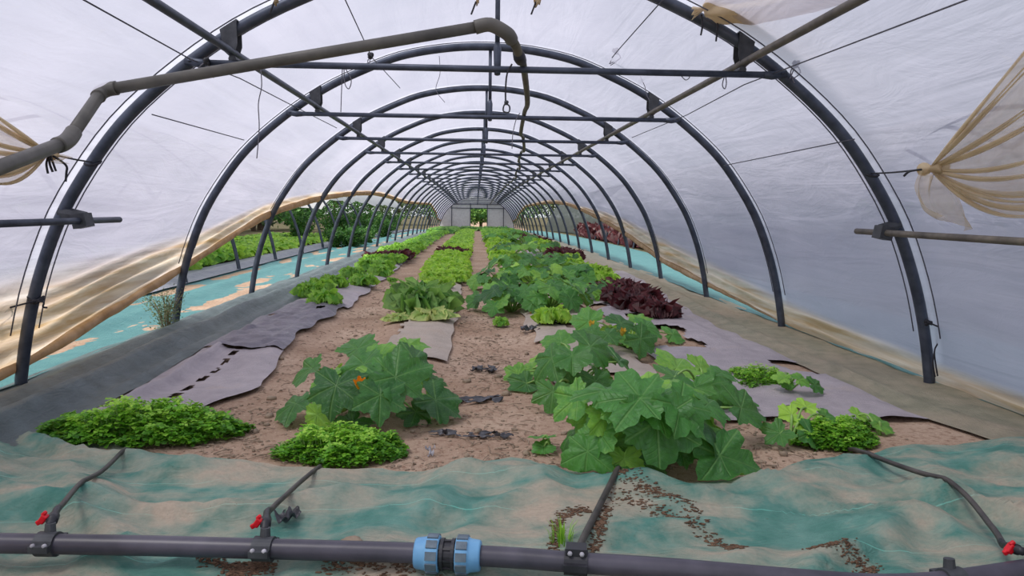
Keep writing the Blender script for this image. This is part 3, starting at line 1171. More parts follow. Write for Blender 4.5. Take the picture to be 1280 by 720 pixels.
# ------------------------------------------------------------------ overhead pipe and hose
DP = ya(0) - .42
root = empty('overhead_pipe', back(613, 30, DP))
tag(root, 'grey overhead water pipe with elbows and a hose running back over the tie bars', 'water pipe')
b = MB()
P = [back(-110, 251, 2.75), back(84, 177, DP - .5), back(128, 113, DP), back(613, 31, DP)]
for a, c in zip(P, P[1:]):
    b.tube([a, c], .0325, 16)
b.build('pipe_tube', M['pvc'], root)


def elbow(pts, r, name='elbow'):
    e = MB()
    e.tube(curve(pts, 5), r, 16)
    return e.build(name, M['pvc'], root)


def near(a, c, d):
    return a + (c - a).normalized() * d


elbow([near(P[1], P[0], .10), near(P[1], P[0], .035), near(P[1], P[2], .035), near(P[1], P[2], .10)], .040)
elbow([near(P[2], P[1], .08), near(P[2], P[1], .03), near(P[2], P[3], .03), near(P[2], P[3], .08)], .040)
q1 = back(634, 42, DP + .02)
elbow([near(P[3], P[2], .09), P[3], q1, near(q1, back(648, 62, DP + .15), .06)], .040)
hb = [q1, back(645, 58, DP + .12), back(650, 74, DP + .22), back(653, 86, ya(0) - .08)]
HOSE = [(653, 84, 0), (655, 145, 1), (653.5, 174, 2), (651.5, 190, 3), (649, 201, 4), (647, 211, 5), (645, 218, 6), (642, 224, 7)]
pts = []
for k, (u, v, i) in enumerate(HOSE):
    x = back(u, v, ya(i)).x
    pts.append(Vector((x, ya(i) - .05, ZB + .046 + droop(ya(i)))))
full = [hb[0], hb[1], hb[2]]
for k, p in enumerate(pts):
    full.append(p)
    nxt = pts[k + 1] if k + 1 < len(pts) else None
    if nxt:
        mid = p.lerp(nxt, .5)
        mid.z -= .07
        mid.x += .03 * (-1) ** k
        full.append(mid)
for i in range(8, NH):
    p = Vector((pts[-1].x + .02 * nz(i, 3), ya(i) - .05, ZB + .046 + droop(ya(i))))
    full.append(Vector((p.x, p.y - S / 2, p.z - .06)))
    full.append(p)
fc = curve(full, 6)
b = MB()
b.tube(fc, [lerp(.030, .021, min(1, k / 22)) for k in range(len(fc))], 12)
b.build('hose', M['hose'], root)
b = MB()
q = hb[2]
b.tube([near(q, hb[1], .06), near(q, hb[1], .02), near(q, pts[0], .04), near(q, pts[0], .09)], [.033, .038, .036, .030], 12)
b.build('tape_wrap', M['black'], root)

# ------------------------------------------------------------------ strings, wires, cords
def string(name, label, cat, pts, r, mat, group=None, n=6, smooth=True):
    b = MB()
    b.tube(curve(pts, 6) if smooth else pts, r, n)
    o = b.build(name, mat)
    return tag(o, label, cat, group)


def knot(bm, c, r, seed):
    for k in range(4):
        d = Vector((random.uniform(-1, 1), random.uniform(-1, 1), random.uniform(-1, 1))) * r * .7
        bm.blob(Vector(c) + d, (r, r, r), seed + k, .4, 7)


def arch_in(s_z, side, y, inset=.04):
    s = s_of_z(s_z)
    p, n = prof(s if side < 0 else LTOT - s)
    return Vector((p.x, y, p.z)) - n * inset


# film seams' cords beside each of the nearest arches
for i in range(5):
    for dy, wd in ((-.15, 'before'), (.15, 'behind')):
        y = ya(i) + dy
        b = MB()
        pts = []
        for k in range(61):
            s = .35 + (LTOT - .7) * k / 60
            if (s < s_of_z(smooth_interp(EL, y)) + .1) or (s > LTOT - s_of_z(smooth_interp(ER, y)) - .1):
                continue
            p, n = prof(s)
            q = p + n * .012
            pts.append((q.x, y, q.z))
        b.tube(pts, .0045, 5)
        tag(b.build('hold_down_rope', M['wire']), 'thin dark rope under the film just %s the %s arch' % (wd, ORD[i]), 'rope', 'ropes holding the film')

def on_film(u, v, gap=.03, far_=9.0):
    """where the pixel's sight line meets the film's inner face, less a gap"""
    last = None
    D = 1.5
    while D < far_:
        p = back(u, v, D)
        x, z = abs(p.x), p.z - droop(D)
        zz = interp([(a, c) for a, c in HALF], x) if x < 3 else -1
        r = 1 - gap / 3.0
        if x / r > 3 or z / r > interp(HALF, min(3, x / r)):
            return last or p
        last = p
        D += .02
    return last


# lengthwise wires
for lab, pts in (('thin wire high on the left from the first arch to the third', [(60, -25, 2.9), (238, 74, ya(0)), (300, 98, 5.8), (358, 128, ya(1)), (421, 160, ya(2))]),
                 ('thin wire high on the right between the first three arches', [(1300, -35, 3.2), (1003, 78, ya(0)), (930, 106, 5.9), (858, 144, ya(1)), (790, 172, ya(2))]),
                 ('thin wire near the ridge on the left side of the overhead pipe', [(420, -25, ya(0) - .1), (465, 72, ya(1) - .6), (500, 110, ya(1) + .6)]),
                 ('thin wire near the ridge on the right, with a knotted clip', [(846, -20, ya(0) - .2), (775, 60, ya(1) - .4), (765, 72, ya(1) - .3)]),
                 ('faint low wire along the left wall between first and second arch', [(190, 143, ya(0)), (305, 175, ya(1))]),
                 ('faint low wire along the right wall between first and second arch', [(1068, 174, ya(0) + .1), (905, 207, ya(1))])):
    P_ = []
    for u, v, D in pts:
        P_.append(on_film(u, v, .05, D + .6))
    string('film_wire', lab, 'wire', P_, .0042, M['wire'], 'wires along the film', 5, False)


def clip(label, u, v, D, r):
    root = empty('cord_clip', back(u, v, D))
    tag(root, label, 'clip')
    b = MB()
    c = back(u, v, D)
    knot(b, c, r, u)
    b.build('knot', M['black'], root)
    b = MB()
    for k in range(3):
        b.tube(curve([c, c + Vector((random.uniform(-.05, .05), .01, -.05)), c + Vector((random.uniform(-.06, .06), 0, -random.uniform(.08, .14)))], 4), .004, 5)
    b.build('cord_end', M['string'], root)


clip('dark knotted clip above the left half of the second arch', 464, 70, ya(1) - .6, .022)
clip('knotted clip with loose cord ends above the right half of the second arch', 770, 65, ya(1) - .4, .022)
clip('small dark knot on the left arch tube by the tie bar end', 257, 77, ya(0) - .08, .016)
clip('small dark knot right of the first arch by the tie bar end', 995, 80, ya(0) - .07, .016)

for lab, mat, r, D, px in (
        ('long thin grey string hanging behind the overhead pipe on the left', 'string', .0035, ya(0) + .25, [(326, 87), (327, 108), (323, 130), (324, 160), (321, 198)]),
        ('looped grey string hanging off the tie bar left of centre', 'string', .0032, ya(0) - .04, [(430, 84), (431, 104), (436, 111), (439, 100), (432, 86)]),
        ('short thin string below the loop left of centre', 'string', .003, ya(0) - .03, [(428, 84), (427, 112), (426, 140)]),
        ('black cord with a metal snap hook hanging by the hose', 'cord', .006, ya(0) - .09, [(640, 80), (634, 92), (632, 110), (632, 126)]),
        ('small string loop hanging under the tie bar near its right end', 'string', .0035, ya(0) - .04, [(906, 94), (903, 106), (906, 111), (908, 104), (907, 95)]),
        ('thin curled string under the tie bar at right of centre', 'string', .003, ya(0) - .04, [(850, 93), (857, 100), (862, 96), (856, 92)]),
        ('pale string dropping to the second arch right of centre', 'string', .0035, ya(1) - .2, [(800, 95), (806, 108), (808, 118), (812, 126)]),
        ('thin double string hanging left of the centre posts', 'string', .003, ya(1) - .2, [(549, 70), (550, 92), (545, 112), (556, 128)]),
        ('thin string with hook hanging by the hose at second tie bar', 'string', .0045, ya(1) - .07, [(650, 141), (645, 150), (641, 168), (640, 186)])):
    o = string('hanging_string', lab, 'string', [back(u, v, D) for u, v in px], r, M[mat], 'strings hanging from the bars', 6)
    if 'snap hook' in lab:
        b = MB()
        c = back(632, 129, D)
        knot(b, c, .012, 3)
        b.tube(curve([c, c + Vector((.025, 0, -.02)), c + Vector((.02, 0, -.055)), c + Vector((-.012, 0, -.05)), c + Vector((-.012, 0, -.02)), c], 4), .0055, 6)
        b.build('snap_hook', M['clamp'], o)

# ties round the first arch
for lab, (u, v), ends, sd in (('black cord tied round the left foot of the first arch', (45, 376), [(-40, 402), (0, 388), (45, 376)], -1),
                              ('black cord tied round the right side of first arch near the ground', (1158, 402), [(1158, 402), (1172, 408), (1300, 462)], 1)):
    c = back(u, v, ya(0))
    root = empty('tie_cord', c)
    tag(root, lab, 'cord', 'cords tied round the first arch')
    b = MB()
    ring = [c + Vector((.042 * cos(a), .042 * sin(a), .012 * sin(a * 2 + 1))) for a in [2 * pi * k / 14 for k in range(15)]]
    b.tube(ring, .0075, 6)
    ring = [q + Vector((0, 0, .014)) for q in ring]
    b.tube(ring, .0075, 6)
    knot(b, c + Vector((.03 * -sd, -.045, 0)), .014, 9)
    b.build('loop', M['cord'], root)
    b = MB()
    b.tube(curve([back(u_, v_, ya(0) - .06 - .25 * abs(u_ - u) / 100) for u_, v_ in ends], 5), .0058, 6)
    if sd > 0:
        b.tube(curve([back(1172, 408, ya(0) - .06), back(1174, 425, ya(0) - .06), back(1168, 440, ya(0) - .06), back(1172, 470, ya(0) - .07)], 5), .005, 6)
        b.tube(curve([back(1168, 440, ya(0) - .06), back(1166, 455, ya(0) - .06), back(1169, 471, ya(0) - .06)], 5), .005, 6)
    else:
        b.tube(curve([c + Vector((.02, -.05, 0)), c + Vector((.08, -.06, .0)), c + Vector((.075, -.06, -.03)), c + Vector((.10, -.06, -.035))], 4), .006, 6)
    b.build('cord_end', M['cord'], root)


# ------------------------------------------------------------------ tied tan curtains of the tunnel mouth
def inside(p, gap=.07):
    q = Vector((p.x, 0, p.z - droop(p.y)))
    best = min(((prof(LTOT * k / 200)[0] - q).length, k) for k in range(201))
    pp, nn = prof(LTOT * best[1] / 200)
    if (q - pp).dot(nn) > -gap:
        q2 = pp - nn * gap
        return Vector((q2.x, p.y, q2.z))
    return p


def fan(label, K, rim, tail, ties, hoop_px, folds, group='tied back curtains'):
    root = empty('tied_curtain', K)
    tag(root, label, 'curtain', group)
    b = MB()
    rimc = curve(rim, 10)
    n = len(rimc) - 1
    nv = 26

    def fn(a, t):
        f = a * n
        i = min(int(f), n - 1)
        e = rimc[i].lerp(rimc[i + 1], f - i)
        tt = t ** 1.15
        p = K.lerp(e, tt)
        amp = .025 + .045 * tt
        w = 1.6 * abs(sin(a * folds * pi + 1.3 * sin(a * 9))) ** .6 - .8 + .35 * sin(a * folds * 7.1 + 2)
        side = (rimc[-1] - rimc[0]).cross(e - K).normalized()
        p = p + side * w * amp * (.25 + tt * .75) + Vector((0, 0, -.10 * sin(pi * tt) * a))
        return p
    b.grid(fn, 100, nv)
    o = b.build('netting', M['curtain'], root)
    b = MB()
    for a_ in [0.0] + [(k + .5 + .25 * sin(k * 2.7)) / (folds + 1) for k in range(folds + 1)] + [1.0]:
        for da in (-.008, .010):
            aa = max(0, min(1, a_ + da))
            b.tube([fn(aa, k / 16) - Vector((0, .012, 0)) for k in range(1, 17)], [.0035 + .0065 * sin(pi * min(1, k / 12)) for k in range(1, 17)], 6)
    b.build('gathered_fold', M['fold_cloth'], root)
    # bunched neck at the knot
    b = MB()
    d = (rim[len(rim) // 2] - K).normalized()
    b.tube(curve([K - d * .05, K - d * .02, K + d * .03, K + d * .10], 5), [.012 + .022 * abs(sin(k * .31 + .3)) for k in range(16)], 14)
    b.build('neck', M['curtain_thick'], root)
    if tail:
        tb = MB()
        L = [Vector(p) for p in tail[0]]
        Rr = [Vector(p) for p in tail[1]]
        cl, cr = curve(L, 8), curve(Rr, 8)
        m_ = min(len(cl), len(cr)) - 1

        def fn2(a, t):
            f = t * m_
            i = min(int(f), m_ - 1)
            p = cl[i].lerp(cl[i + 1], f - i).lerp(cr[i].lerp(cr[i + 1], f - i), a)
            return p + Vector((0, -1, 0)) * (.05 * sin(a * 7 + t * 3) * (.3 + t) + .03 * sin(a * 17 + 1) * (1 - .4 * t))
        tb.grid(fn2, 30, 24)
        tb.build('tail', M['curtain'], root)
    cb = MB()
    h = Vector(hoop_px)
    cb.tube(curve([K, K.lerp(h, .5) + Vector((0, 0, -.004)), h], 4), .0055, 6)
    for e in ties:
        cb.tube(curve([K] + [Vector(q) for q in e], 4), .006, 6)
    ring = [h + Vector((.045 * cos(a), .045 * sin(a), .02 * sin(a))) for a in [2 * pi * k / 12 for k in range(13)]]
    cb.tube(ring, .008, 6)
    cb.build('tie_cord', M['cord'], root)
    return root


DK = ya(0) - .25
K = on_film(1160, 211, .30)
DK = K.y
fan('tan netting curtain tied in a knot to the right side of first arch', K,
    [on_film(u, v, .12) for u, v in ((1290, 50), (1330, 90), (1350, 140), (1350, 190), (1345, 235), (1320, 262))],
    ([back(1146, 214, DK), back(1136, 236, DK - .05), back(1146, 258, DK - .06), back(1175, 270, DK - .05)],
     [back(1186, 224, DK), back(1196, 246, DK - .03), back(1206, 272, DK - .02), back(1212, 290, DK)]),
    [[back(1138, 214, DK + .02), back(1130, 220, DK + .05)]], back(1089, 217, ya(0)), 6)
K = on_film(62, 192, .10)
DK = K.y
fan('small tan netting curtain tied to the left side of first arch', K,
    [on_film(u, v, .12) for u, v in ((-50, 110), (-75, 140), (-80, 175), (-70, 205), (-40, 216))],
    ([back(60, 190, DK), back(66, 192, DK), back(74, 193, DK), back(81, 193, DK)],
     [back(56, 198, DK), back(64, 203, DK), back(74, 205, DK), back(81, 204, DK)]),
    [[back(58, 204, DK - .05), back(60, 217, DK - .05)], [back(62, 204, DK - .05), back(66, 215, DK - .05)], [back(66, 203, DK - .05), back(70, 214, DK - .05)],
     [back(82, 206, DK), back(83, 216, DK), back(82, 227, DK)]], back(116, 203, ya(0)), 4)

# top right roll of curtain
root = empty('tied_curtain', back(900, 8, ya(0) - .12))
tag(root, 'tan curtain gathered in a roll over the top right of first arch', 'curtain', 'tied back curtains')
b = MB()
pts = curve([back(880, 14, ya(0) - .10), back(900, 8, ya(0) - .14), back(960, 2, ya(0) - .22), back(1040, -12, ya(0) - .34), back(1150, -45, ya(0) - .6)], 10)
vs, fs = [], []
nn_ = 22
rad = []
for k in range(len(pts)):
    t = k / (len(pts) - 1)
    rad.append(.035 + .05 * sstep(0, .3, t) - .02 * sstep(.45, .8, t) + .02 * t)
for k, p in enumerate(pts):
    t_ = (pts[min(k + 1, len(pts) - 1)] - pts[max(k - 1, 0)]).normalized()
    Rf = frame(t_)
    for j in range(nn_):
        a = 2 * pi * j / nn_
        r = rad[k] * (1 + .28 * sin(a * 5 + k * .12) + .15 * nz(a * 2, k * .3))
        vs.append(p + Rf @ Vector((0, r * cos(a), r * sin(a))))
for k in range(len(pts) - 1):
    for j in range(nn_):
        j2 = (j + 1) % nn_
        fs.append((k * nn_ + j, k * nn_ + j2, (k + 1) * nn_ + j2, (k + 1) * nn_ + j))
b.add(vs, fs)
b.build('netting', M['curtain_thick'], root)
b = MB()


def fray(a, t):
    p = back(lerp(884, 866, t), lerp(10, lerp(8, 24, a), t), ya(0) - .10)
    return p + Vector((0, .03 * sin(a * 14) * t, 0))


b.grid(fray, 20, 6)
b.build('tail', M['curtain_thick'], root)
b = MB()
for u in (877, 896):
    b.tube(curve([back(u, 18, ya(0) - .1), back(u + 1, 32, ya(0) - .1), back(u - 1, 44 + (u - 877) * .4, ya(0) - .1)], 4), .006, 6)
b.build('tie_cord', M['cord'], root)

for lab, u, w in (('small tan curtain tip hanging at the top edge right of centre post', 672, 30), ('small tan curtain tip at the top edge left of centre', 345, 9),
                  ('dark curtain tip hanging at the top edge left of centre post', 597, 8)):
    root = empty('tied_curtain', back(u, -4, ya(0) - .1))
    tag(root, lab, 'curtain', 'tied back curtains')
    b = MB()

    def fn(a, t, u=u, w=w):
        p = back(u + (a - .5) * w * (1 - .75 * t), lerp(-40, 9 if w > 10 else 7, t) - abs(a - .3) * 8 * t, ya(0) - .12)
        return p + Vector((0, .03 * sin(a * 9), 0))
    b.grid(fn, 14, 10)
    o = b.build('netting', M['curtain_thick'], root)
    sdm = o.modifiers.new('thickness', 'SOLIDIFY')
    sdm.thickness = .006
    b = MB()
    b.tube(curve([back(u - 2, 2, ya(0) - .13), back(u - 5, 10, ya(0) - .13), back(u - 8, 18, ya(0) - .13)], 4), .006, 6)
    b.build('tie_cord', M['cord'], root)


# ------------------------------------------------------------------ plants
def leaf_shape(R, seed, detail=1.0):
    """palmate squash leaf: verts in its own plane, stalk at the origin, tip along +x"""
    rnd = random.Random(seed)
    NA = int(72 * detail)
    rings = (.0, .3, .58, .82, 1.0)
    lob = [1.0, .96, .86]
    vs, uv = [Vector((0, 0, 0))], [(.5, .5)]
    cup = rnd.uniform(-.10, .22)
    fold_ = rnd.uniform(-.05, .25)
    wav = rnd.uniform(.02, .06)
    ph = rnd.uniform(0, 6)
    asym = rnd.uniform(-.08, .08)
    lj = [rnd.uniform(.88, 1.08) for _ in range(7)]
    dp = rnd.uniform(.07, .145)
    for q in rings[1:]:
        for k in range(NA):
            th = -pi + 2 * pi * (k + .5) / NA
            a = abs(th)
            li = lob[min(2, int((a + pi / 6) / (pi / 3)))]
            r = li * (1 - dp + dp * cos(6 * a)) * lj[int((th + pi) / (pi / 3) + .5) % 6] if a < RAD(150) else lob[2] * (1 - 2 * dp + .0) * (1 - .66 * (a - RAD(150)) / RAD(30))
            r *= 1 + asym * sin(th)
            tooth = .10 * (abs(((k * 18 / NA) % 1.0) - .5) * 2 - .5) * (q ** 4)
            rr = R * q * (r + tooth)
            x, y = rr * cos(th), rr * sin(th)
            rel = rr / R
            z = R * (-cup * rel ** 2 + wav * rel * 1.6 * sin(th * 6 + pi) * 1.0 + .03 * rel * sin(th * 11 + ph) + fold_ * abs(sin(th)) * rel * .6 - .12 * rel ** 3 * max(0, cos(th)))
            vs.append(Vector((x, y, z)))
            uv.append((.5 + .5 * x / R, .5 + .5 * y / R))
    fs = [(0, 1 + k, 1 + (k + 1) % NA) for k in range(NA)]
    for j in range(len(rings) - 2):
        for k in range(NA):
            k2 = (k + 1) % NA
            fs.append((1 + j * NA + k, 1 + (j + 1) * NA + k, 1 + (j + 1) * NA + k2, 1 + j * NA + k2))
    return vs, fs, uv


def put_leaf(bm, sm, base, c, R, az, tilt, tint, seed, detail=1.0, roll=0.0, stem_r=.0065):
    a, t = RAD(az), RAD(tilt)
    tip = Vector((cos(a) * cos(t), sin(a) * cos(t), -sin(t)))
    side = Vector((-sin(a), cos(a), 0))
    nrm = tip.cross(side)
    if roll:
        q = Matrix.Rotation(RAD(roll), 3, tip)
        side, nrm = q @ side, q @ nrm
    Rm = Matrix((tip, side, nrm)).transposed()
    vs, fs, uv = leaf_shape(R, seed, detail)
    # stalk joins near the notch: c is the blade's middle
    o = c - tip * R * .25
    P_ = [o + Rm @ v for v in vs]
    for p in P_:
        fl = (mat_z(p.x, p.y) if p.y < 4 else gz(p.x, p.y)) + .012
        if p.z < fl:
            p.z = fl + .15 * (fl - p.z) * .0 + .004 * random.random()
    bm.add(P_, fs, tint, uv)
    mid = base.lerp(o, .55) + Vector((0, 0, .10 * (o - base).length + .03))
    sm.tube(curve([base, mid, o - nrm * .004], 5), [stem_r * lerp(1.25, .8, k / 10) for k in range(11)], 6)


def flower(root, c, az, tilt, L, mat='orange', name='flower'):
    b = MB()
    a, t = RAD(az), RAD(tilt)
    ax = Vector((cos(a) * cos(t), sin(a) * cos(t), sin(t)))
    x = ax.cross(Vector((0, 0, 1)))
    x = x.normalized() if x.length > 1e-3 else Vector((1, 0, 0))
    y = ax.cross(x)
    n = 25
    vs, fs = [], []
    for j in range(8):
        q = j / 7
        for k in range(n):
            th = 2 * pi * k / n
            r = L * (.10 + .16 * sin(q * 2.2) + (.16 * q ** 3) * abs(cos(th * 2.5)))
            ll = L * q * (1 - .22 * (1 - abs(cos(th * 2.5))) * q)
            vs.append(c + ax * ll + (x * cos(th) + y * sin(th)) * r)
    for j in range(7):
        for k in range(n):
            k2 = (k + 1) % n
            fs.append((j * n + k, j * n + k2, (j + 1) * n + k2, (j + 1) * n + k))
    b.add(vs, fs)
    o = b.build(name, M[mat], root)
    o['label'] = 'orange blossom' if mat == 'orange' else 'pale yellow blossom'
    return o


def squash(label, base, leaves, seed, extra=0, er=.4, eh=.3, eR=.15, flowers=(), detail=1.0, group=None):
    """squash plant. leaves: (u, v, height, blade radius, compass of the tip, tilt, tint); the rest fills in round the crown"""
    rnd = random.Random(seed)
    base = Vector((base.x, base.y, gz(base.x, base.y)))
    root = empty('squash_plant', base)
    tag(root, label, 'squash plant', group)
    bl, st = MB(), MB()
    for k, (u, v, h, R, az, tl, tint) in enumerate(leaves):
        put_leaf(bl, st, base, gp(u, v, h), R, az, tl - 20 * max(0, sin(RAD(az))), tint, seed * 100 + k, detail, rnd.uniform(-12, 12) + (26 * cos(RAD(az)) if tl < 45 else 0))
    for k in range(extra):
        q = (k + .5) / extra
        az = k * 137.5 + rnd.uniform(-25, 25)
        d = er * (.18 + .82 * sqrt(q))
        c = base + Vector((cos(RAD(az)) * d, sin(RAD(az)) * d, eh * (1.05 - .72 * q ** 1.4) * rnd.uniform(.8, 1.1)))
        put_leaf(bl, st, base, c, eR * rnd.uniform(.75, 1.15), az + rnd.uniform(-30, 30), rnd.uniform(5, 25) + 38 * q, min(.95, max(.05, rnd.gauss(.4, .2))), seed * 100 + 50 + k, detail, rnd.uniform(-15, 15) + 14 * cos(RAD(az)))
    # short trailing crown
    for k in range(3):
        an = rnd.uniform(0, 6.28)
        st.tube(curve([base + Vector((0, 0, -.02)), base + Vector((cos(an) * .1, sin(an) * .1, .05)), base + Vector((cos(an) * .22, sin(an) * .22, .03))], 4), .013, 7) if len(leaves) + extra > 8 else None
    bl.build('foliage', M['zleaf'], root)
    st.build('stalks', M['zstem'], root)
    for f in flowers:
        c = gp(f[0], f[1], f[2])
        flower(root, c, f[3], f[4], f[5], f[6] if len(f) > 6 else 'orange')
    return root


squash('sprawling squash plant with orange blossom, alone left of the central path', gp(468, 512), [
    (417, 492, .22, .185, -105, 48, .08), (383, 464, .2, .15, 170, 35, .22), (362, 508, .09, .15, 185, 25, .2), (396, 524, .06, .09, -110, 75, .75),
    (443, 433, .34, .15, 130, 5, .3), (478, 441, .36, .13, 60, -25, .6), (517, 431, .33, .13, 5, 0, .6), (445, 458, .32, .17, 175, 18, .3),
    (525, 453, .27, .18, 30, 38, .15), (504, 478, .27, .20, -15, 32, .22), (475, 503, .2, .16, -85, 50, .18), (462, 474, .28, .11, -150, 5, .7),
    (553, 505, .10, .18, -12, 30, .12), (525, 520, .05, .13, -30, 35, .1), (435, 532, .04, .13, -140, 25, .25), (549, 477, .08, .09, 10, 25, .2),
    (490, 462, .31, .14, 20, 15, .45), (405, 475, .26, .12, -170, 20, .6)], 11, 14, .4, .24, .12,
    [(452, 490, .22, -95, 60, .085), (474, 484, .24, -60, 40, .05, 'orange')])
squash('largest squash plant with big hanging leaves, over the front fabric edge', gp(822, 562), [
    (733, 574, .10, .135, -115, 62, .42), (822, 541, .25, .19, -88, 68, .25), (906, 583, .10, .20, -62, 52, .25), (893, 541, .20, .20, -25, 45, .10),
    (859, 517, .32, .18, -40, 42, .35), (819, 510, .34, .18, -80, 22, .35), (786, 498, .38, .19, 165, 10, .35), (751, 485, .38, .17, 120, 12, .35),
    (715, 503, .28, .14, 185, 42, .55), (760, 527, .25, .11, -60, 55, .65), (732, 524, .2, .11, -125, 55, .65), (781, 581, .08, .10, -90, 65, .75),
    (800, 586, .06, .15, -60, 40, .3), (831, 490, .37, .14, 60, -5, .7), (859, 484, .33, .15, 30, 8, .6), (935, 512, .18, .17, 15, 22, .2),
    (893, 508, .28, .13, 0, 25, .35), (711, 545, .10, .12, 190, 45, .25), (812, 479, .36, .12, 80, -15, .75), (766, 560, .12, .11, -100, 60, .5),
    (745, 548, .18, .12, -140, 55, .5), (850, 560, .16, .13, -70, 55, .15), (778, 515, .32, .12, -100, 40, .55)], 12, 10, .3, .24, .13, [(790, 513, .25, -90, 30, .05), (866, 562, .08, -80, 20, .05)])
squash('squash plant with exposed pale stalks, left of the red lettuces and behind the largest one', gp(722, 492), [
    (695, 427, .22, .16, 150, 5, .5), (747, 436, .29, .20, 5, 18, .22), (684, 453, .24, .17, 195, 42, .25), (715, 450, .27, .13, -95, 35, .3),
    (780, 456, .2, .17, 15, 40, .2), (643, 470, .05, .13, 200, 18, .6), (690, 497, .1, .14, -105, 55, .3), (653, 482, .04, .14, 210, 20, .2),
    (671, 448, .12, .09, 160, 20, .75), (712, 470, .15, .12, -60, 50, .2), (660, 462, .08, .1, 180, 25, .6)], 13, 4, .3, .18, .12)
squash('squash plant with two pale blossoms, just behind the single lime lettuce', gp(785, 440), [
    (730, 401, .25, .17, 160, 5, .5), (780, 402, .26, .18, 40, 5, .15), (813, 411, .22, .17, 5, 20, .45), (806, 428, .16, .17, -20, 40, .2),
    (738, 420, .18, .15, 200, 25, .3), (763, 421, .2, .14, -60, 25, .25), (845, 419, .12, .14, 10, 15, .5), (800, 398, .22, .14, 80, 0, .6)], 14, 5, .35, .16, .13,
    [(739, 411, .2, -90, 70, .07, 'yellow'), (777, 420, .18, -80, 60, .07, 'yellow')])
squash('squash plant with bright leaves between the largest one and the olive fabric', gp(880, 500), [
    (848, 456, .24, .17, 60, 5, .65), (852, 473, .26, .18, 10, 18, .3), (880, 460, .16, .13, 20, 20, .7), (905, 470, .12, .12, 10, 15, .5), (895, 485, .16, .14, -30, 30, .3),
    (930, 497, .10, .13, 0, 25, .35), (870, 490, .2, .13, -90, 40, .35)], 15, 3, .28, .15, .11)
squash('young squash seedling with lime leaves by the right herb clump', gp(988, 556), [
    (985, 519, .12, .085, 190, 5, .95), (1010, 507, .14, .085, 40, 0, .95), (1006, 530, .09, .08, 0, 10, .9), (1020, 546, .05, .12, -20, 30, .25), (970, 545, .06, .1, 190, 30, .3), (1035, 520, .08, .07, 20, 15, .5)], 16, 0)
squash('small upright squash seedling beside the olive fabric edge', gp(983, 492), [
    (976, 472, .12, .075, 160, 0, .7), (1002, 474, .12, .075, 20, 5, .6), (1022, 482, .08, .08, 10, 20, .2), (985, 482, .07, .06, -90, 20, .5)], 17, 0)
squash('lone squash leaf cluster at the right end of the bare soil', gp(1100, 545), [
    (1104, 532, .05, .09, -20, 22, .6), (1075, 518, .08, .07, 30, 10, .8)], 18, 0)
squash('half wilted squash seedling at the left foot of the largest squash', gp(690, 566), [
    (677, 546, .07, .08, 100, 30, .45), (676, 560, .03, .07, 200, 20, .45)], 19, 0)

MIDS = [((640, 390), .42, .26, .17, 17, 'front left'), ((688, 392), .42, .26, .17, 17, 'front middle'), ((734, 378), .36, .22, .15, 14, 'front right'),
        ((622, 364), .38, .25, .16, 15, 'left edge'), ((668, 364), .45, .27, .17, 17, 'centre'), ((712, 356), .4, .25, .16, 15, 'right edge'),
        ((650, 343), .5, .26, .17, 16, 'back'), ((690, 338), .45, .25, .16, 15, 'back right')]
for k, (px, er, eh, eR, n, nm) in enumerate(MIDS):
    fl = [(707, 372, .2, -90, 40, .09), ] if k == 1 else ([(664, 392, .05, -90, 40, .09)] if k == 0 else [])
    squash('squash plant at the %s of the dense mid-bed squash clump' % nm, gp(*px), [], 30 + k, n + 5, er + .06, eh, eR, fl, .75, 'squash plants of the mid-bed clump')
for k, (px, nm) in enumerate((((640, 322), 'nearest'), ((678, 320), 'second'), ((625, 305), 'third'), ((655, 306), 'fourth'), ((640, 297), 'fifth'), ((630, 290), 'farthest'))):
    squash('squash plant far down the right squash bed, %s of six before the end wall' % nm, gp(*px), [], 50 + k, 20, .6, .26, .16, (), .5, 'distant squash plants')
proto_far = bpy.data.objects.get('squash_plant')


# lettuces
def lettuce_mesh(name, mat, seed, n=34, R=.15, H=.16, frill=.022, nu=8, nv=6, open_=1.0):
    rnd = random.Random(seed)
    b = MB()
    for k in range(n):
        q = (k + .5) / n                      # 0 heart .. 1 outer
        az = k * 2.39996 + rnd.uniform(-.2, .2)
        L = R * lerp(.75, 1.25, q) * rnd.uniform(.9, 1.1)
        lean = lerp(.12, 1.25, q ** .85) * open_
        wid = L * lerp(.6, .95, q)
        ph = rnd.uniform(0, 6)
        tb = rnd.uniform(-.10, .10)
        ca, sa = cos(az), sin(az)
        vs, tt = [], []
        for j in range(nv + 1):
            t = j / nv
            # midrib arcs out and up, tips curl outward
            an = lean * (0.45 + .55 * t * t) + 2.2 * max(0, t - .55) ** 1.6
            rad = L * t * sin(an) + .012 * q
            h = L * t * cos(an) * (H / R) * lerp(1.1, .85, q) + .012
            ww = wid * (sin(pi * min(1, t * .62 + .12)) ** .8) * .5
            for i in range(nu + 1):
                s = i / nu * 2 - 1
                e = abs(s) ** 2 * t + t ** 3 * .8
                fz = frill * e * sin(s * 13 + ph + t * 7) + frill * .5 * e * sin(s * 27 + ph * 2)
                cupz = (.30 * (1 - t) - .34 * t) * ww * s * s
                x = rad + fz * .8 - cupz * .3 * cos(an) - cupz * .2
                y = ww * s
                z = max(.004, h + cupz * .5 * sin(an) + fz * .7)
                vs.append((x * ca - y * sa, x * sa + y * ca, z))
                tt.append(max(0, min(1, .02 + .42 * t + .26 * e + .14 * (1 - q) - .22 * q * (1 - t) + tb)))  # shade in the gaps painted in: leaves darker low down, edges lighter
        fs = []
        for j in range(nv):
            for i in range(nu):
                a = j * (nu + 1) + i
                fs.append((a, a + 1, a + nu + 2, a + nu + 1))
        b.add(vs, fs, tt)
    return b.mesh(name, mat)


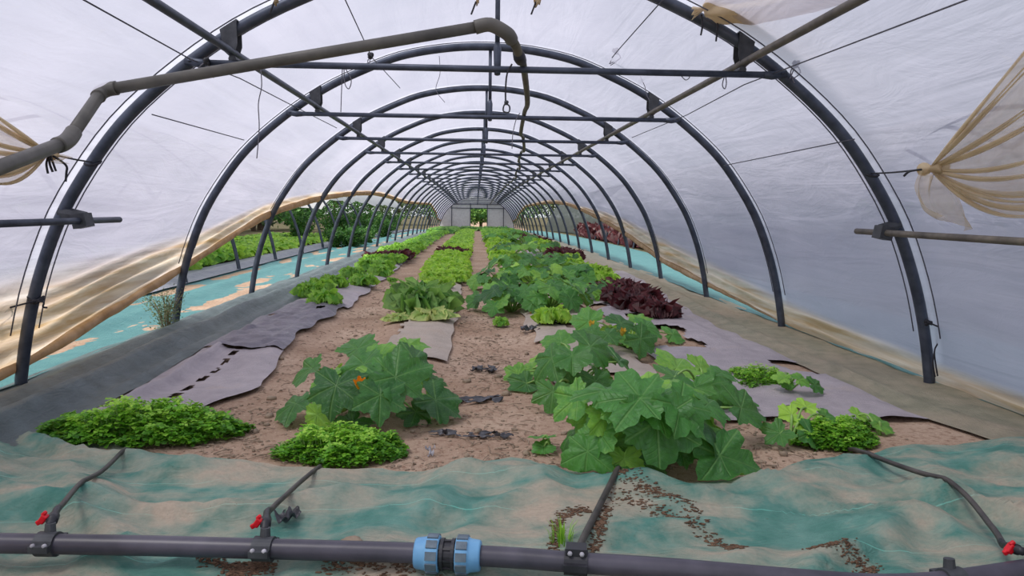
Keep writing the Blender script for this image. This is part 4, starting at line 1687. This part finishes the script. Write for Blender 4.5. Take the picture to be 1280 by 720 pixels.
LM = {'g': [lettuce_mesh('lettuce', M['lettuce'], s, 44, .14, .17, .03, 8, 6, .82) for s in (1, 2, 3)],
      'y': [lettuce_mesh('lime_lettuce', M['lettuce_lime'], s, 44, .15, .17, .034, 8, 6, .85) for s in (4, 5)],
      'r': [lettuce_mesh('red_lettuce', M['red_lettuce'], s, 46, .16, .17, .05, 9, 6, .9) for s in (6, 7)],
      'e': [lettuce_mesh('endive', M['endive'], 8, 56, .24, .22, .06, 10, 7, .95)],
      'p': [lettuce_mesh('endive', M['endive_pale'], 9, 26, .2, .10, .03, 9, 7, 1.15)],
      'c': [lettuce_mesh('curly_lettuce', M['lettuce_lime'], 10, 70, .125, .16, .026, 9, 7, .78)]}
NAME = {'g': 'green_lettuce', 'y': 'green_lettuce', 'r': 'red_lettuce', 'e': 'endive', 'p': 'endive', 'c': 'green_lettuce'}


def lettuce(kind, x, y, sc, label, group=None):
    o = bpy.data.objects.new(NAME[kind], random.choice(LM[kind]))
    COL.objects.link(o)
    o.location = (x, y, gz(x, y) + .02)
    o.rotation_euler = (random.uniform(-.12, .12), random.uniform(-.12, .12), random.uniform(0, 6.28))
    s = sc * random.uniform(.93, 1.07)
    o.scale = (s, s, s * random.uniform(1.15, 1.4))
    return tag(o, label, 'endive' if kind in 'ep' else 'lettuce', group)


def lpx(kind, u, v, sc, label, group=None):
    p = gp(u, v)
    return lettuce(kind, p.x, p.y, sc, label, group)


lpx('e', 527, 397, 1.12, 'large dark green endive head on the tan film left of the central path')
lpx('p', 541, 408, .95, 'low pale green endive at the front end of bed left of the path')
lpx('p', 497, 408, .55, 'small yellowing endive leaf rosette at the left of the tan film edge')
lpx('c', 690, 416, 1.0, 'single round lime lettuce beside the black crumpled film')
for (u, v), lab in (((389, 378), 'leftmost green lettuce of the front cluster in left bed'), ((400, 374), 'middle green lettuce of the front cluster in left bed'),
                    ((406, 390), 'nearest green lettuce at the very front of left bed'), ((417, 366), 'rearmost green lettuce of the front cluster in left bed')):
    lpx('g', u, v, 1.0, lab, 'lettuces of the left bed')
for (u, v), lab in (((442, 355), 'left green lettuce of the second cluster in left bed'), ((455, 363), 'nearest green lettuce of the second cluster in left bed'),
                    ((459, 344), 'rear left green lettuce of the second cluster in left bed'), ((474, 349), 'right green lettuce of the second cluster in left bed'), ((479, 343), 'rear right green lettuce of the second cluster in left bed')):
    lpx('g', u, v, 1.05, lab, 'lettuces of the left bed')
for (u, v), lab in (((535, 369), 'lime lettuce just behind the large endive, left one'), ((545, 366), 'lime lettuce just behind the large endive, right one'), ((554, 366), 'small lime lettuce at the path edge behind the large endive')):
    lpx('y', u, v, .72, lab, 'lettuces of the bed left of the path')
lpx('g', 626, 408, .45, 'tiny green seedling alone at the edge of the central path')
lpx('g', 490, 354, .4, 'tiny green seedling on the soil right of the left bed')

# front red cluster on the right
for (u, v), lab in (((757, 378), 'leftmost dark red lettuce of the near right patch'), ((772, 373), 'rear left dark red lettuce of the near right patch'), ((786, 378), 'rear middle dark red lettuce of the near right patch'),
                    ((772, 386), 'front left dark red lettuce of the near right patch'), ((790, 393), 'front middle dark red lettuce of the near right patch'), ((805, 388), 'rear right dark red lettuce of the near right patch'),
                    ((811, 400), 'front right dark red lettuce of the near right patch'), ((826, 406), 'rightmost dark red lettuce of the near right patch')):
    lpx('r', u, v, .92, lab, 'dark red lettuces of the near right patch')

# long rows
def row(kind_of, xsr, y0, y1, step, sc, lab, grp):
    y = y0
    while y < y1:
        for x in xsr:
            k = kind_of(y)
            if k is None or random.random() < .06:
                continue
            lettuce(k, x + random.uniform(-.05, .05), y + random.uniform(-.08, .08), sc * random.uniform(.9, 1.1), lab[NAME[k]], grp[NAME[k]])
        y += step


def kl(y):
    return 'r' if 15.1 < y < 16.1 else ('g' if y < 22 else random.choice('gy'))


row(kl, (-2.12, -1.88, -1.65), gp(490, 334).y, 20, .34, .92,
    {'green_lettuce': 'green lettuce in the long row left of the bare left path', 'red_lettuce': 'dark red lettuce in the long row left of the bare left path'},
    {'green_lettuce': 'green lettuces in the long left row', 'red_lettuce': 'red lettuces in the long left row'})


def kc(y):
    return 'r' if 16.9 < y < 17.9 else 'y'


row(kc, (-.80, -.58, -.40), gp(550, 356).y, 20, .34, .84,
    {'green_lettuce': 'lime green lettuce in the row just left of the central path', 'red_lettuce': 'dark red lettuce in the row just left of the central path'},
    {'green_lettuce': 'green lettuces in the row left of the path', 'red_lettuce': 'red lettuces in the row left of the path'})
for k, (u, v) in enumerate([(706, 333), (716, 340), (727, 344), (738, 347), (724, 352), (735, 356), (746, 357), (757, 358), (748, 349), (715, 330)]):
    lpx('y', u, v, .92, 'bright green lettuce in the patch behind the near red lettuces', 'bright lettuces behind the near red patch')
for k, (u, v) in enumerate([(693, 324), (702, 322), (711, 325), (718, 329), (699, 327)]):
    lpx('r', u, v, .98, 'dark red lettuce in the second red patch of the outer right bed', 'red lettuces of the second patch')
for k, (u, v) in enumerate([(673, 311), (679, 311), (685, 313), (691, 316), (681, 315), (688, 318), (672, 307)]):
    lpx('y', u, v, 1.0, 'bright green lettuce between the second and third red patches', 'bright lettuces between red patches')
for k, (u, v) in enumerate([(657, 303), (663, 304), (669, 304), (675, 305), (681, 306)]):
    lpx('r', u, v, 1.0, 'dark red lettuce in the third and farthest red patch', 'red lettuces of the farthest patch')
for k, (u, v) in enumerate([(618, 318), (622, 326), (628, 332), (617, 311), (622, 313), (628, 318), (634, 326), (613, 305), (618, 306), (625, 308), (631, 312), (637, 317), (612, 300), (616, 301), (621, 302)]):
    lpx('y', u, v, .95, 'lime green lettuce right of the central path beyond the squash clump', 'lime lettuces right of the path')

# rows too far away to count
far = [lettuce_mesh('far_lettuce', None, 20 + s, 12, .16, .16, .02, 3, 3) for s in range(2)]


def far_rows(name, label, mat, xsr, y0, y1, step, sc, rnd=random.Random(4)):
    b = MB()
    y = y0
    while y < y1:
        for x in xsr:
            me_ = rnd.choice(far)
            s = sc * rnd.uniform(.85, 1.2)
            an = rnd.uniform(0, 6.28)
            xx, yy = x + rnd.uniform(-.06, .06), y + rnd.uniform(-.1, .1)
            z = gz(xx, yy) + .02
            tt = rnd.uniform(-.15, .15)
            at = me_.attributes['tint'].data
            vs = [(xx + s * (v.co.x * cos(an) - v.co.y * sin(an)), yy + s * (v.co.x * sin(an) + v.co.y * cos(an)), z + s * v.co.z) for v in me_.vertices]
            b.add(vs, [tuple(p.vertices) for p in me_.polygons], [max(0, min(1, at[i].value + tt)) for i in range(len(vs))])
        y += step
    return tag(b.build(name, mat), label, 'lettuces', kind='stuff')


far_rows('lettuce_rows', 'distant far end of the long left lettuce row', M['lettuce'], (-2.1, -1.88, -1.66), 20, 38, .35, .95)
far_rows('lettuce_rows', 'distant dark crop at the far end of left bed', M['endive'], (-2.2, -1.95, -1.7, -1.45), 38, 57, .42, 1.9)
far_rows('lettuce_rows', 'distant lime lettuces left of the central path toward the end wall', M['lettuce_lime'], (-.8, -.58, -.38), 20, 50, .35, .9)
far_rows('lettuce_rows', 'distant green crop right of the central path toward the end wall', M['lettuce'], (.5, .72, .95, 1.15), 25, 57, .4, 1.35)
far_rows('lettuce_rows', 'distant green crop in outer right bed toward the end wall', M['lettuce'], (1.4, 1.62, 1.85, 2.05), 33, 57, .4, 1.4)
far_rows('lettuce_rows', 'mass of dark leaves closing the path before the far doorway', M['endive'], (-1.1, -.8, -.5, -.2, .1, .4, .8, 1.1), 51, 58, .45, 2.0)
far_rows('lettuce_rows', 'lettuces further along the left neighbouring tunnel', M['lettuce_lime'], (-5.35, -5.75, -6.2, -6.7, -7.3, -7.9), 16.6, 30, .4, 1.5)
for me_ in far:
    bpy.data.meshes.remove(me_)


# low herbs
def herb(label, u, v, rx, ry, h, n, seed, lr=.014, cat='herb'):
    rnd = random.Random(seed)
    c = gp(u, v)
    c.z = gz(c.x, c.y)
    root = empty('herb_clump', c)
    tag(root, label, cat)
    bl, st = MB(), MB()
    for k in range(n):
        an = rnd.uniform(0, 6.28)
        q = sqrt(rnd.random())
        ax, ay = cos(an) * q, sin(an) * q
        lump = .75 + .7 * nz(ax * 3.1 + seed, ay * 3.1, 3)
        x, y = c.x + ax * rx * (1 + .2 * nz(an * 1.3, seed)), c.y + ay * ry * (1 + .2 * nz(an * 1.3, seed + 5))
        z0 = mat_z(x, y)
        top = h * (1 - .75 * q ** 2.4) * lump
        z = z0 + max(.012, top * (1.12 - .75 * rnd.random() ** 1.4))
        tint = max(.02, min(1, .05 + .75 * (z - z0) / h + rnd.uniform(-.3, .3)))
        # three-lobed leaflet
        yaw, tl = rnd.uniform(0, 6.28), rnd.uniform(-.5, .7)
        nr = Vector((sin(tl) * cos(yaw), sin(tl) * sin(yaw), cos(tl)))
        xx = nr.orthogonal().normalized()
        yy = nr.cross(xx)
        P0 = Vector((x, y, z))
        r = lr * rnd.uniform(.8, 1.7)
        for m_ in range(3):
            a = yaw + m_ * 2.094
            d = xx * cos(a) + yy * sin(a)
            s = xx * -sin(a) + yy * cos(a)
            bl.add([P0, P0 + d * r * .6 + s * r * .5 + nr * r * .12, P0 + d * r * 1.15 - nr * r * .1, P0 + d * r * .6 - s * r * .5 + nr * r * .12], [(0, 1, 2, 3)], tint)
        if k % 4 == 0:
            st.tube([Vector((lerp(c.x, x, .8), lerp(c.y, y, .8), z0)), Vector((lerp(c.x, x, .95), lerp(c.y, y, .95), lerp(z0, z, .6))), P0], .0014, 4)
    bl.build('foliage', M['herb'], root)
    st.build('stalks', M['zstem'], root)
    return root


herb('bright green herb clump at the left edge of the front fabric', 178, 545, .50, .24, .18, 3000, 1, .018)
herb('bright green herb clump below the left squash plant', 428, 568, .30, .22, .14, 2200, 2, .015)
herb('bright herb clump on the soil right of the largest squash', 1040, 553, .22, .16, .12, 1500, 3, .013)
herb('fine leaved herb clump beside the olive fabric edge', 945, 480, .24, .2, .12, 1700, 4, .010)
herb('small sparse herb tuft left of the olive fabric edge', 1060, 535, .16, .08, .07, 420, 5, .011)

# grass tuft by the pipe's black clamp
root = gp(702, 690, .02)
c = Vector((root.x, root.y, mat_z(root.x, root.y)))
root = empty('grass_tuft', c)
tag(root, 'small grass tuft growing beside the black clamp of the pipe', 'grass tuft')
b = MB()
for k in range(60):
    an = random.uniform(0, 6.28)
    d = random.uniform(0, .04)
    p = c + Vector((cos(an) * d, sin(an) * d, -.005))
    l = random.uniform(.03, .09)
    o2 = Vector((cos(an), sin(an), 0)) * random.uniform(.0, .05)
    w = Vector((-sin(an), cos(an), 0)) * .0022
    b.add([p - w, p + w, p + o2 * .4 + Vector((0, 0, l * .7)) + w * .6, p + o2 * .4 + Vector((0, 0, l * .7)) - w * .6, p + o2 + Vector((0, 0, l))], [(0, 1, 2, 3), (3, 2, 4)], random.uniform(.3, .9))
b.build('foliage', M['herb'], root)


# woody shrub at the foot of the second arch
def shrub(name, label, cat, c, h, w, nst, nl, lr, mat_l, mat_s, seed, group=None, sr=.004, lo=.2):
    rnd = random.Random(seed)
    c = Vector(c)
    root = empty(name, c)
    tag(root, label, cat, group)
    st, bl = MB(), MB()
    for k in range(nst):
        an = rnd.uniform(0, 6.28)
        sp = w * rnd.uniform(.2, 1)
        hh = h * rnd.uniform(.6, 1)
        p1 = c + Vector((cos(an) * sp * .35, sin(an) * sp * .35, hh * .5))
        p2 = c + Vector((cos(an) * sp, sin(an) * sp, hh))
        cv = curve([c + Vector((cos(an) * .03, sin(an) * .03, -.03)), p1, p2], 5)
        st.tube(cv, [sr * lerp(1.3, .5, i / 10) for i in range(11)], 5)
        for j in range(nl):
            t = lerp(lo, 1, rnd.random() ** .8)
            p = cv[min(10, int(t * 10))]
            p = p + Vector((rnd.gauss(0, 1), rnd.gauss(0, 1), rnd.gauss(0, .8))) * w * .14
            d = Vector((rnd.gauss(0, 1), rnd.gauss(0, 1), rnd.gauss(.2, .7))).normalized()
            s = d.orthogonal().normalized()
            s = Matrix.Rotation(rnd.uniform(0, 6.28), 3, d) @ s
            n_ = d.cross(s)
            r = lr * rnd.uniform(.6, 1.3)
            bl.add([p, p + d * r + s * r * .45 + n_ * r * .1, p + d * r * 2, p + d * r - s * r * .45 + n_ * r * .1], [(0, 1, 2, 3)], max(0, min(1, rnd.gauss(.45, .2))))
    st.build('stem', mat_s, root)
    bl.build('foliage', mat_l, root)
    return root


p = gp(204, 414)
shrub('weed_shrub', 'dry twiggy weed growing around the left foot of second arch', 'weed', (p.x + .03, p.y, gz(p.x, p.y)), .40, .26, 34, 40, .011, M['shrubleaf'], M['twig'], 3, None, .0024)
p = gp(808, 330)
shrub('weed_shrub', 'small dry weed on the right turquoise fabric', 'weed', (p.x + .35, p.y, droop(p.y) + .03), .3, .14, 8, 6, .012, M['shrubleaf'], M['twig'], 4)

# ------------------------------------------------------------------ the left neighbouring tunnel
XN = -4.32
for i in range(10):
    y = ya(0) + 1.3 + S * i
    b = MB()
    z0 = droop(y)
    pts = [Vector((XN - 3.0 + q.x, y, q.z + z0)) for q in _cv]
    pts[-1].z -= .2
    pts[0].z -= .2
    b.tube(pts, .034, 8)
    tag(b.build('steel_arch', M['steel']), 'bare steel arch of the left neighbouring tunnel, %s from the camera' % ORD[i], 'arch', 'arches of the left neighbouring tunnel')
for i in range(11):
    y = ya(0) + .6 + S * i
    b = MB()
    z0 = droop(y)
    pts = [Vector((4.75 + 3.0 + q.x, y, q.z + z0)) for q in _cv]
    pts[-1].z -= .2
    pts[0].z -= .2
    b.tube(pts, .034, 8)
    tag(b.build('steel_arch', M['steel']), 'bare steel arch of the right neighbouring tunnel, %s from the camera' % ORD[i], 'arch', 'arches of the right neighbouring tunnel')

# neighbour covers, their sides rolled up
def cover(name, label, x0, ylist, zl, zr, mat, sagz=.0):
    b = MB()
    y0, y1 = ylist

    def fn(a, t):
        y = lerp(y0, y1, t)
        s0, s1 = s_of_z(zl + .12 * nz(y * .4, 3)), LTOT - s_of_z(zr + .14 * nz(y * .45, 7))
        p, n = prof(lerp(s0, s1, a))
        q = p + n * (.05 - .03 * sin(pi * ((y / S) % 1)) ** 2)
        return (x0 + q.x, y, q.z + droop(y))
    b.grid(fn, 60, int((y1 - y0) / .5))
    return tag(b.build(name, mat), label, 'tunnel cover')


cover('tunnel_cover', 'white film cover of the left neighbouring tunnel with rolled sides', XN - 3.0, (10, 48), 1.3, 1.38, M['neighbour_film'])
cover('tunnel_cover', 'white film cover of the right neighbouring tunnel with rolled sides', 7.75, (10, 31), .9, 1.45, M['neighbour_film'])
cover('tunnel_cover', 'dark net covered tunnel beyond the right turquoise fabric', 8.2, (31, 56), .05, .05, M['net'])

rnd = random.Random(5)
for j, x in enumerate((-5.35, -5.75, -6.2, -6.7, -7.3)):
    y = 7.5 + rnd.random() * .3
    lab = 'green lettuce in the %s row of the left neighbouring tunnel' % ('nearest', 'second', 'third', 'fourth', 'farthest')[j]
    while y < 16.5:
        lettuce('y' if rnd.random() < .5 else 'g', x + rnd.uniform(-.08, .08), y, 1.45, lab, 'lettuces of left neighbouring tunnel row %s' % ('one', 'two', 'three', 'four', 'five')[j])
        y += .40 if j < 3 else .5
far_ln = None
rnd = random.Random(6)
for j, x in enumerate((5.2, 5.75, 6.4, 7.1)):
    y = 14.0
    lab = 'dark red lettuce in the %s row of the right neighbouring tunnel' % ('nearest', 'second', 'third', 'farthest')[j]
    while y < 36:
        o = lettuce('r', x + rnd.uniform(-.08, .08), y, 2.0, lab, 'red lettuces of right neighbouring tunnel row %s' % ('one', 'two', 'three', 'four')[j])
        o.scale.z *= 1.5
        y += .62

TALL = [(420, 309), (436, 309), (452, 309), (468, 308), (484, 306), (500, 304), (412, 300), (430, 298), (446, 297), (462, 297), (478, 297), (495, 297)]
for k, (u, v) in enumerate(TALL):
    p = gp(u, v)
    p.x = min(p.x, -3.72)
    hh = (.62 if k < 6 else 1.0) * (1.0 if u < 470 else .85)
    row_ = 'front' if k < 6 else 'rear'
    shrub('tall_crop_plant', 'dark bushy crop plant beyond the left arches, %s of the %s row' % (ORD[k % 6], row_), 'crop plant', (p.x, p.y, droop(p.y) - .02), hh, .5, 16, 55, .05, M['darkbush'], M['zstem'], 40 + k, 'bushy plants beyond the left arches', .008, .1)
for k in range(8):
    y = 26 + 3.4 * k
    shrub('tall_crop_plant', 'distant bushy crop plant far along the left neighbouring tunnel, %s from the camera' % ORD[k], 'crop plant', (-6.2 + .6 * (k % 3), y, droop(y)), 1.15, 1.0, 14, 50, .08, M['darkbush'], M['zstem'], 60 + k, 'distant bushy plants on the left', .01, .1)


def tree(label, x, y, h, w, seed, group, mat='treeleaf'):
    rnd = random.Random(seed)
    root = empty('tree', (x, y, droop(y)))
    tag(root, label, 'tree', group)
    b = MB()
    b.tube(curve([(x, y, droop(y) - .2), (x + rnd.uniform(-.1, .1), y, h * .4), (x + rnd.uniform(-.2, .2), y, h * .8)], 5), [.16 * lerp(1, .4, k / 10) for k in range(11)], 8)
    for k in range(9):
        an = rnd.uniform(0, 6.28)
        z = h * rnd.uniform(.25, .7)
        b.tube(curve([(x, y, z), (x + cos(an) * w * .4, y + sin(an) * w * .4, z + h * .12), (x + cos(an) * w * .8, y + sin(an) * w * .8, z + h * .2)], 4), .04, 5)
    b.build('trunk', M['bark'], root)
    bl = MB()
    for k in range(1700):
        d = Vector((rnd.gauss(0, 1), rnd.gauss(0, 1), rnd.gauss(0, 1))).normalized() * rnd.random() ** .4
        lump = 1 + .45 * nz(d.x * 2 + seed, d.y * 2, d.z * 2)
        p = Vector((x + d.x * w * lump, y + d.y * w * lump, droop(y) + h * .58 + d.z * h * .42 * lump))
        q = Vector((rnd.gauss(0, 1), rnd.gauss(0, 1), rnd.gauss(0, 1))).normalized()
        s = q.orthogonal().normalized()
        r = .14 * rnd.uniform(.6, 1.4)
        bl.add([p, p + q * r + s * r * .5, p + q * r * 2, p + q * r - s * r * .5], [(0, 1, 2, 3)], rnd.random())
    bl.build('foliage', M[mat], root)


for k in range(14):
    tree('low brushy tree close behind the left neighbouring tunnel, %s from the camera' % ORD[k], -11.8 - .6 * (k % 3), 12 + 3.1 * k, 2.3 + .4 * (k % 2), 1.7, 140 + k, 'brushy trees on the left', 'treeleaf' if k % 2 else 'darkbush')
for k in range(9):
    tree('dull green tree behind the left neighbouring tunnel, %s from the camera' % ORD[k], -16 - 3 * (k % 3), 14 + 6.5 * k, 3.4 + .5 * (k % 2), 2.6, 80 + k, 'trees on the left')
for k in range(6):
    tree('green tree behind the right neighbouring tunnel, %s from the camera' % ORD[k], 17 + 2.5 * (k % 3), 24 + 9 * k, 3.0 + .4 * (k % 2), 2.8, 100 + k, 'trees on the right', 'darkbush')
for k, x in enumerate((-33, -28, -23.5, -19, -15, -11.5, -8, -5, 5, 8, 11.5, 15, 19, 23.5, 28, 33)):
    tree('distant tree in the line beyond the end wall, %s from the left' % ORD[k], x, 78 + 2 * (k % 3), 3.6 + .6 * (k % 2), 2.9, 160 + k, 'trees beyond the end wall', 'darkbush' if k % 3 else 'treeleaf')
for k, x in enumerate((-2.6, -.9, .4, 1.7, 3.0)):
    tree('bright green bush outside the far doorway, %s from the left' % ORD[k], x, 68 + 1.5 * k, 2.6, 1.4, 120 + k, 'bushes outside the doorway', 'endive')

# ------------------------------------------------------------------ light
w = bpy.data.worlds.new('overcast_sky')
SC.world = w
w.use_nodes = True
nt = w.node_tree
nt.nodes.clear()
tc = nt.nodes.new('ShaderNodeTexCoord')
sp = nt.nodes.new('ShaderNodeSeparateXYZ')
nt.links.new(tc.outputs['Generated'], sp.inputs[0])
cr = nt.nodes.new('ShaderNodeValToRGB')
cr.color_ramp.elements[0].position = 0.0
cr.color_ramp.elements[0].color = (.88, .90, .95, 1)
cr.color_ramp.elements[1].position = .6
cr.color_ramp.elements[1].color = (.80, .88, 1.0, 1)
nt.links.new(sp.outputs[2], cr.inputs[0])
bg = nt.nodes.new('ShaderNodeBackground')
bg.inputs['Strength'].default_value = 1.0
nt.links.new(cr.outputs[0], bg.inputs['Color'])
ow = nt.nodes.new('ShaderNodeOutputWorld')
nt.links.new(bg.outputs[0], ow.inputs['Surface'])

sun = bpy.data.lights.new('sun', 'SUN')
sun.energy = 5.0
sun.angle = RAD(18)
sun.color = (1, .95, .88)
so = bpy.data.objects.new('sun', sun)
COL.objects.link(so)
so.rotation_euler = (RAD(14), RAD(-26), 0)

SC.cycles.max_bounces = 10
SC.cycles.diffuse_bounces = 5
SC.cycles.transmission_bounces = 8
SC.cycles.transparent_max_bounces = 10
SC.cycles.use_denoising = True
SC.view_settings.view_transform = 'Standard'
SC.view_settings.look = 'None'
SC.view_settings.gamma = 1
SC.view_settings.use_curve_mapping = False
SC.view_settings.exposure = 0.0
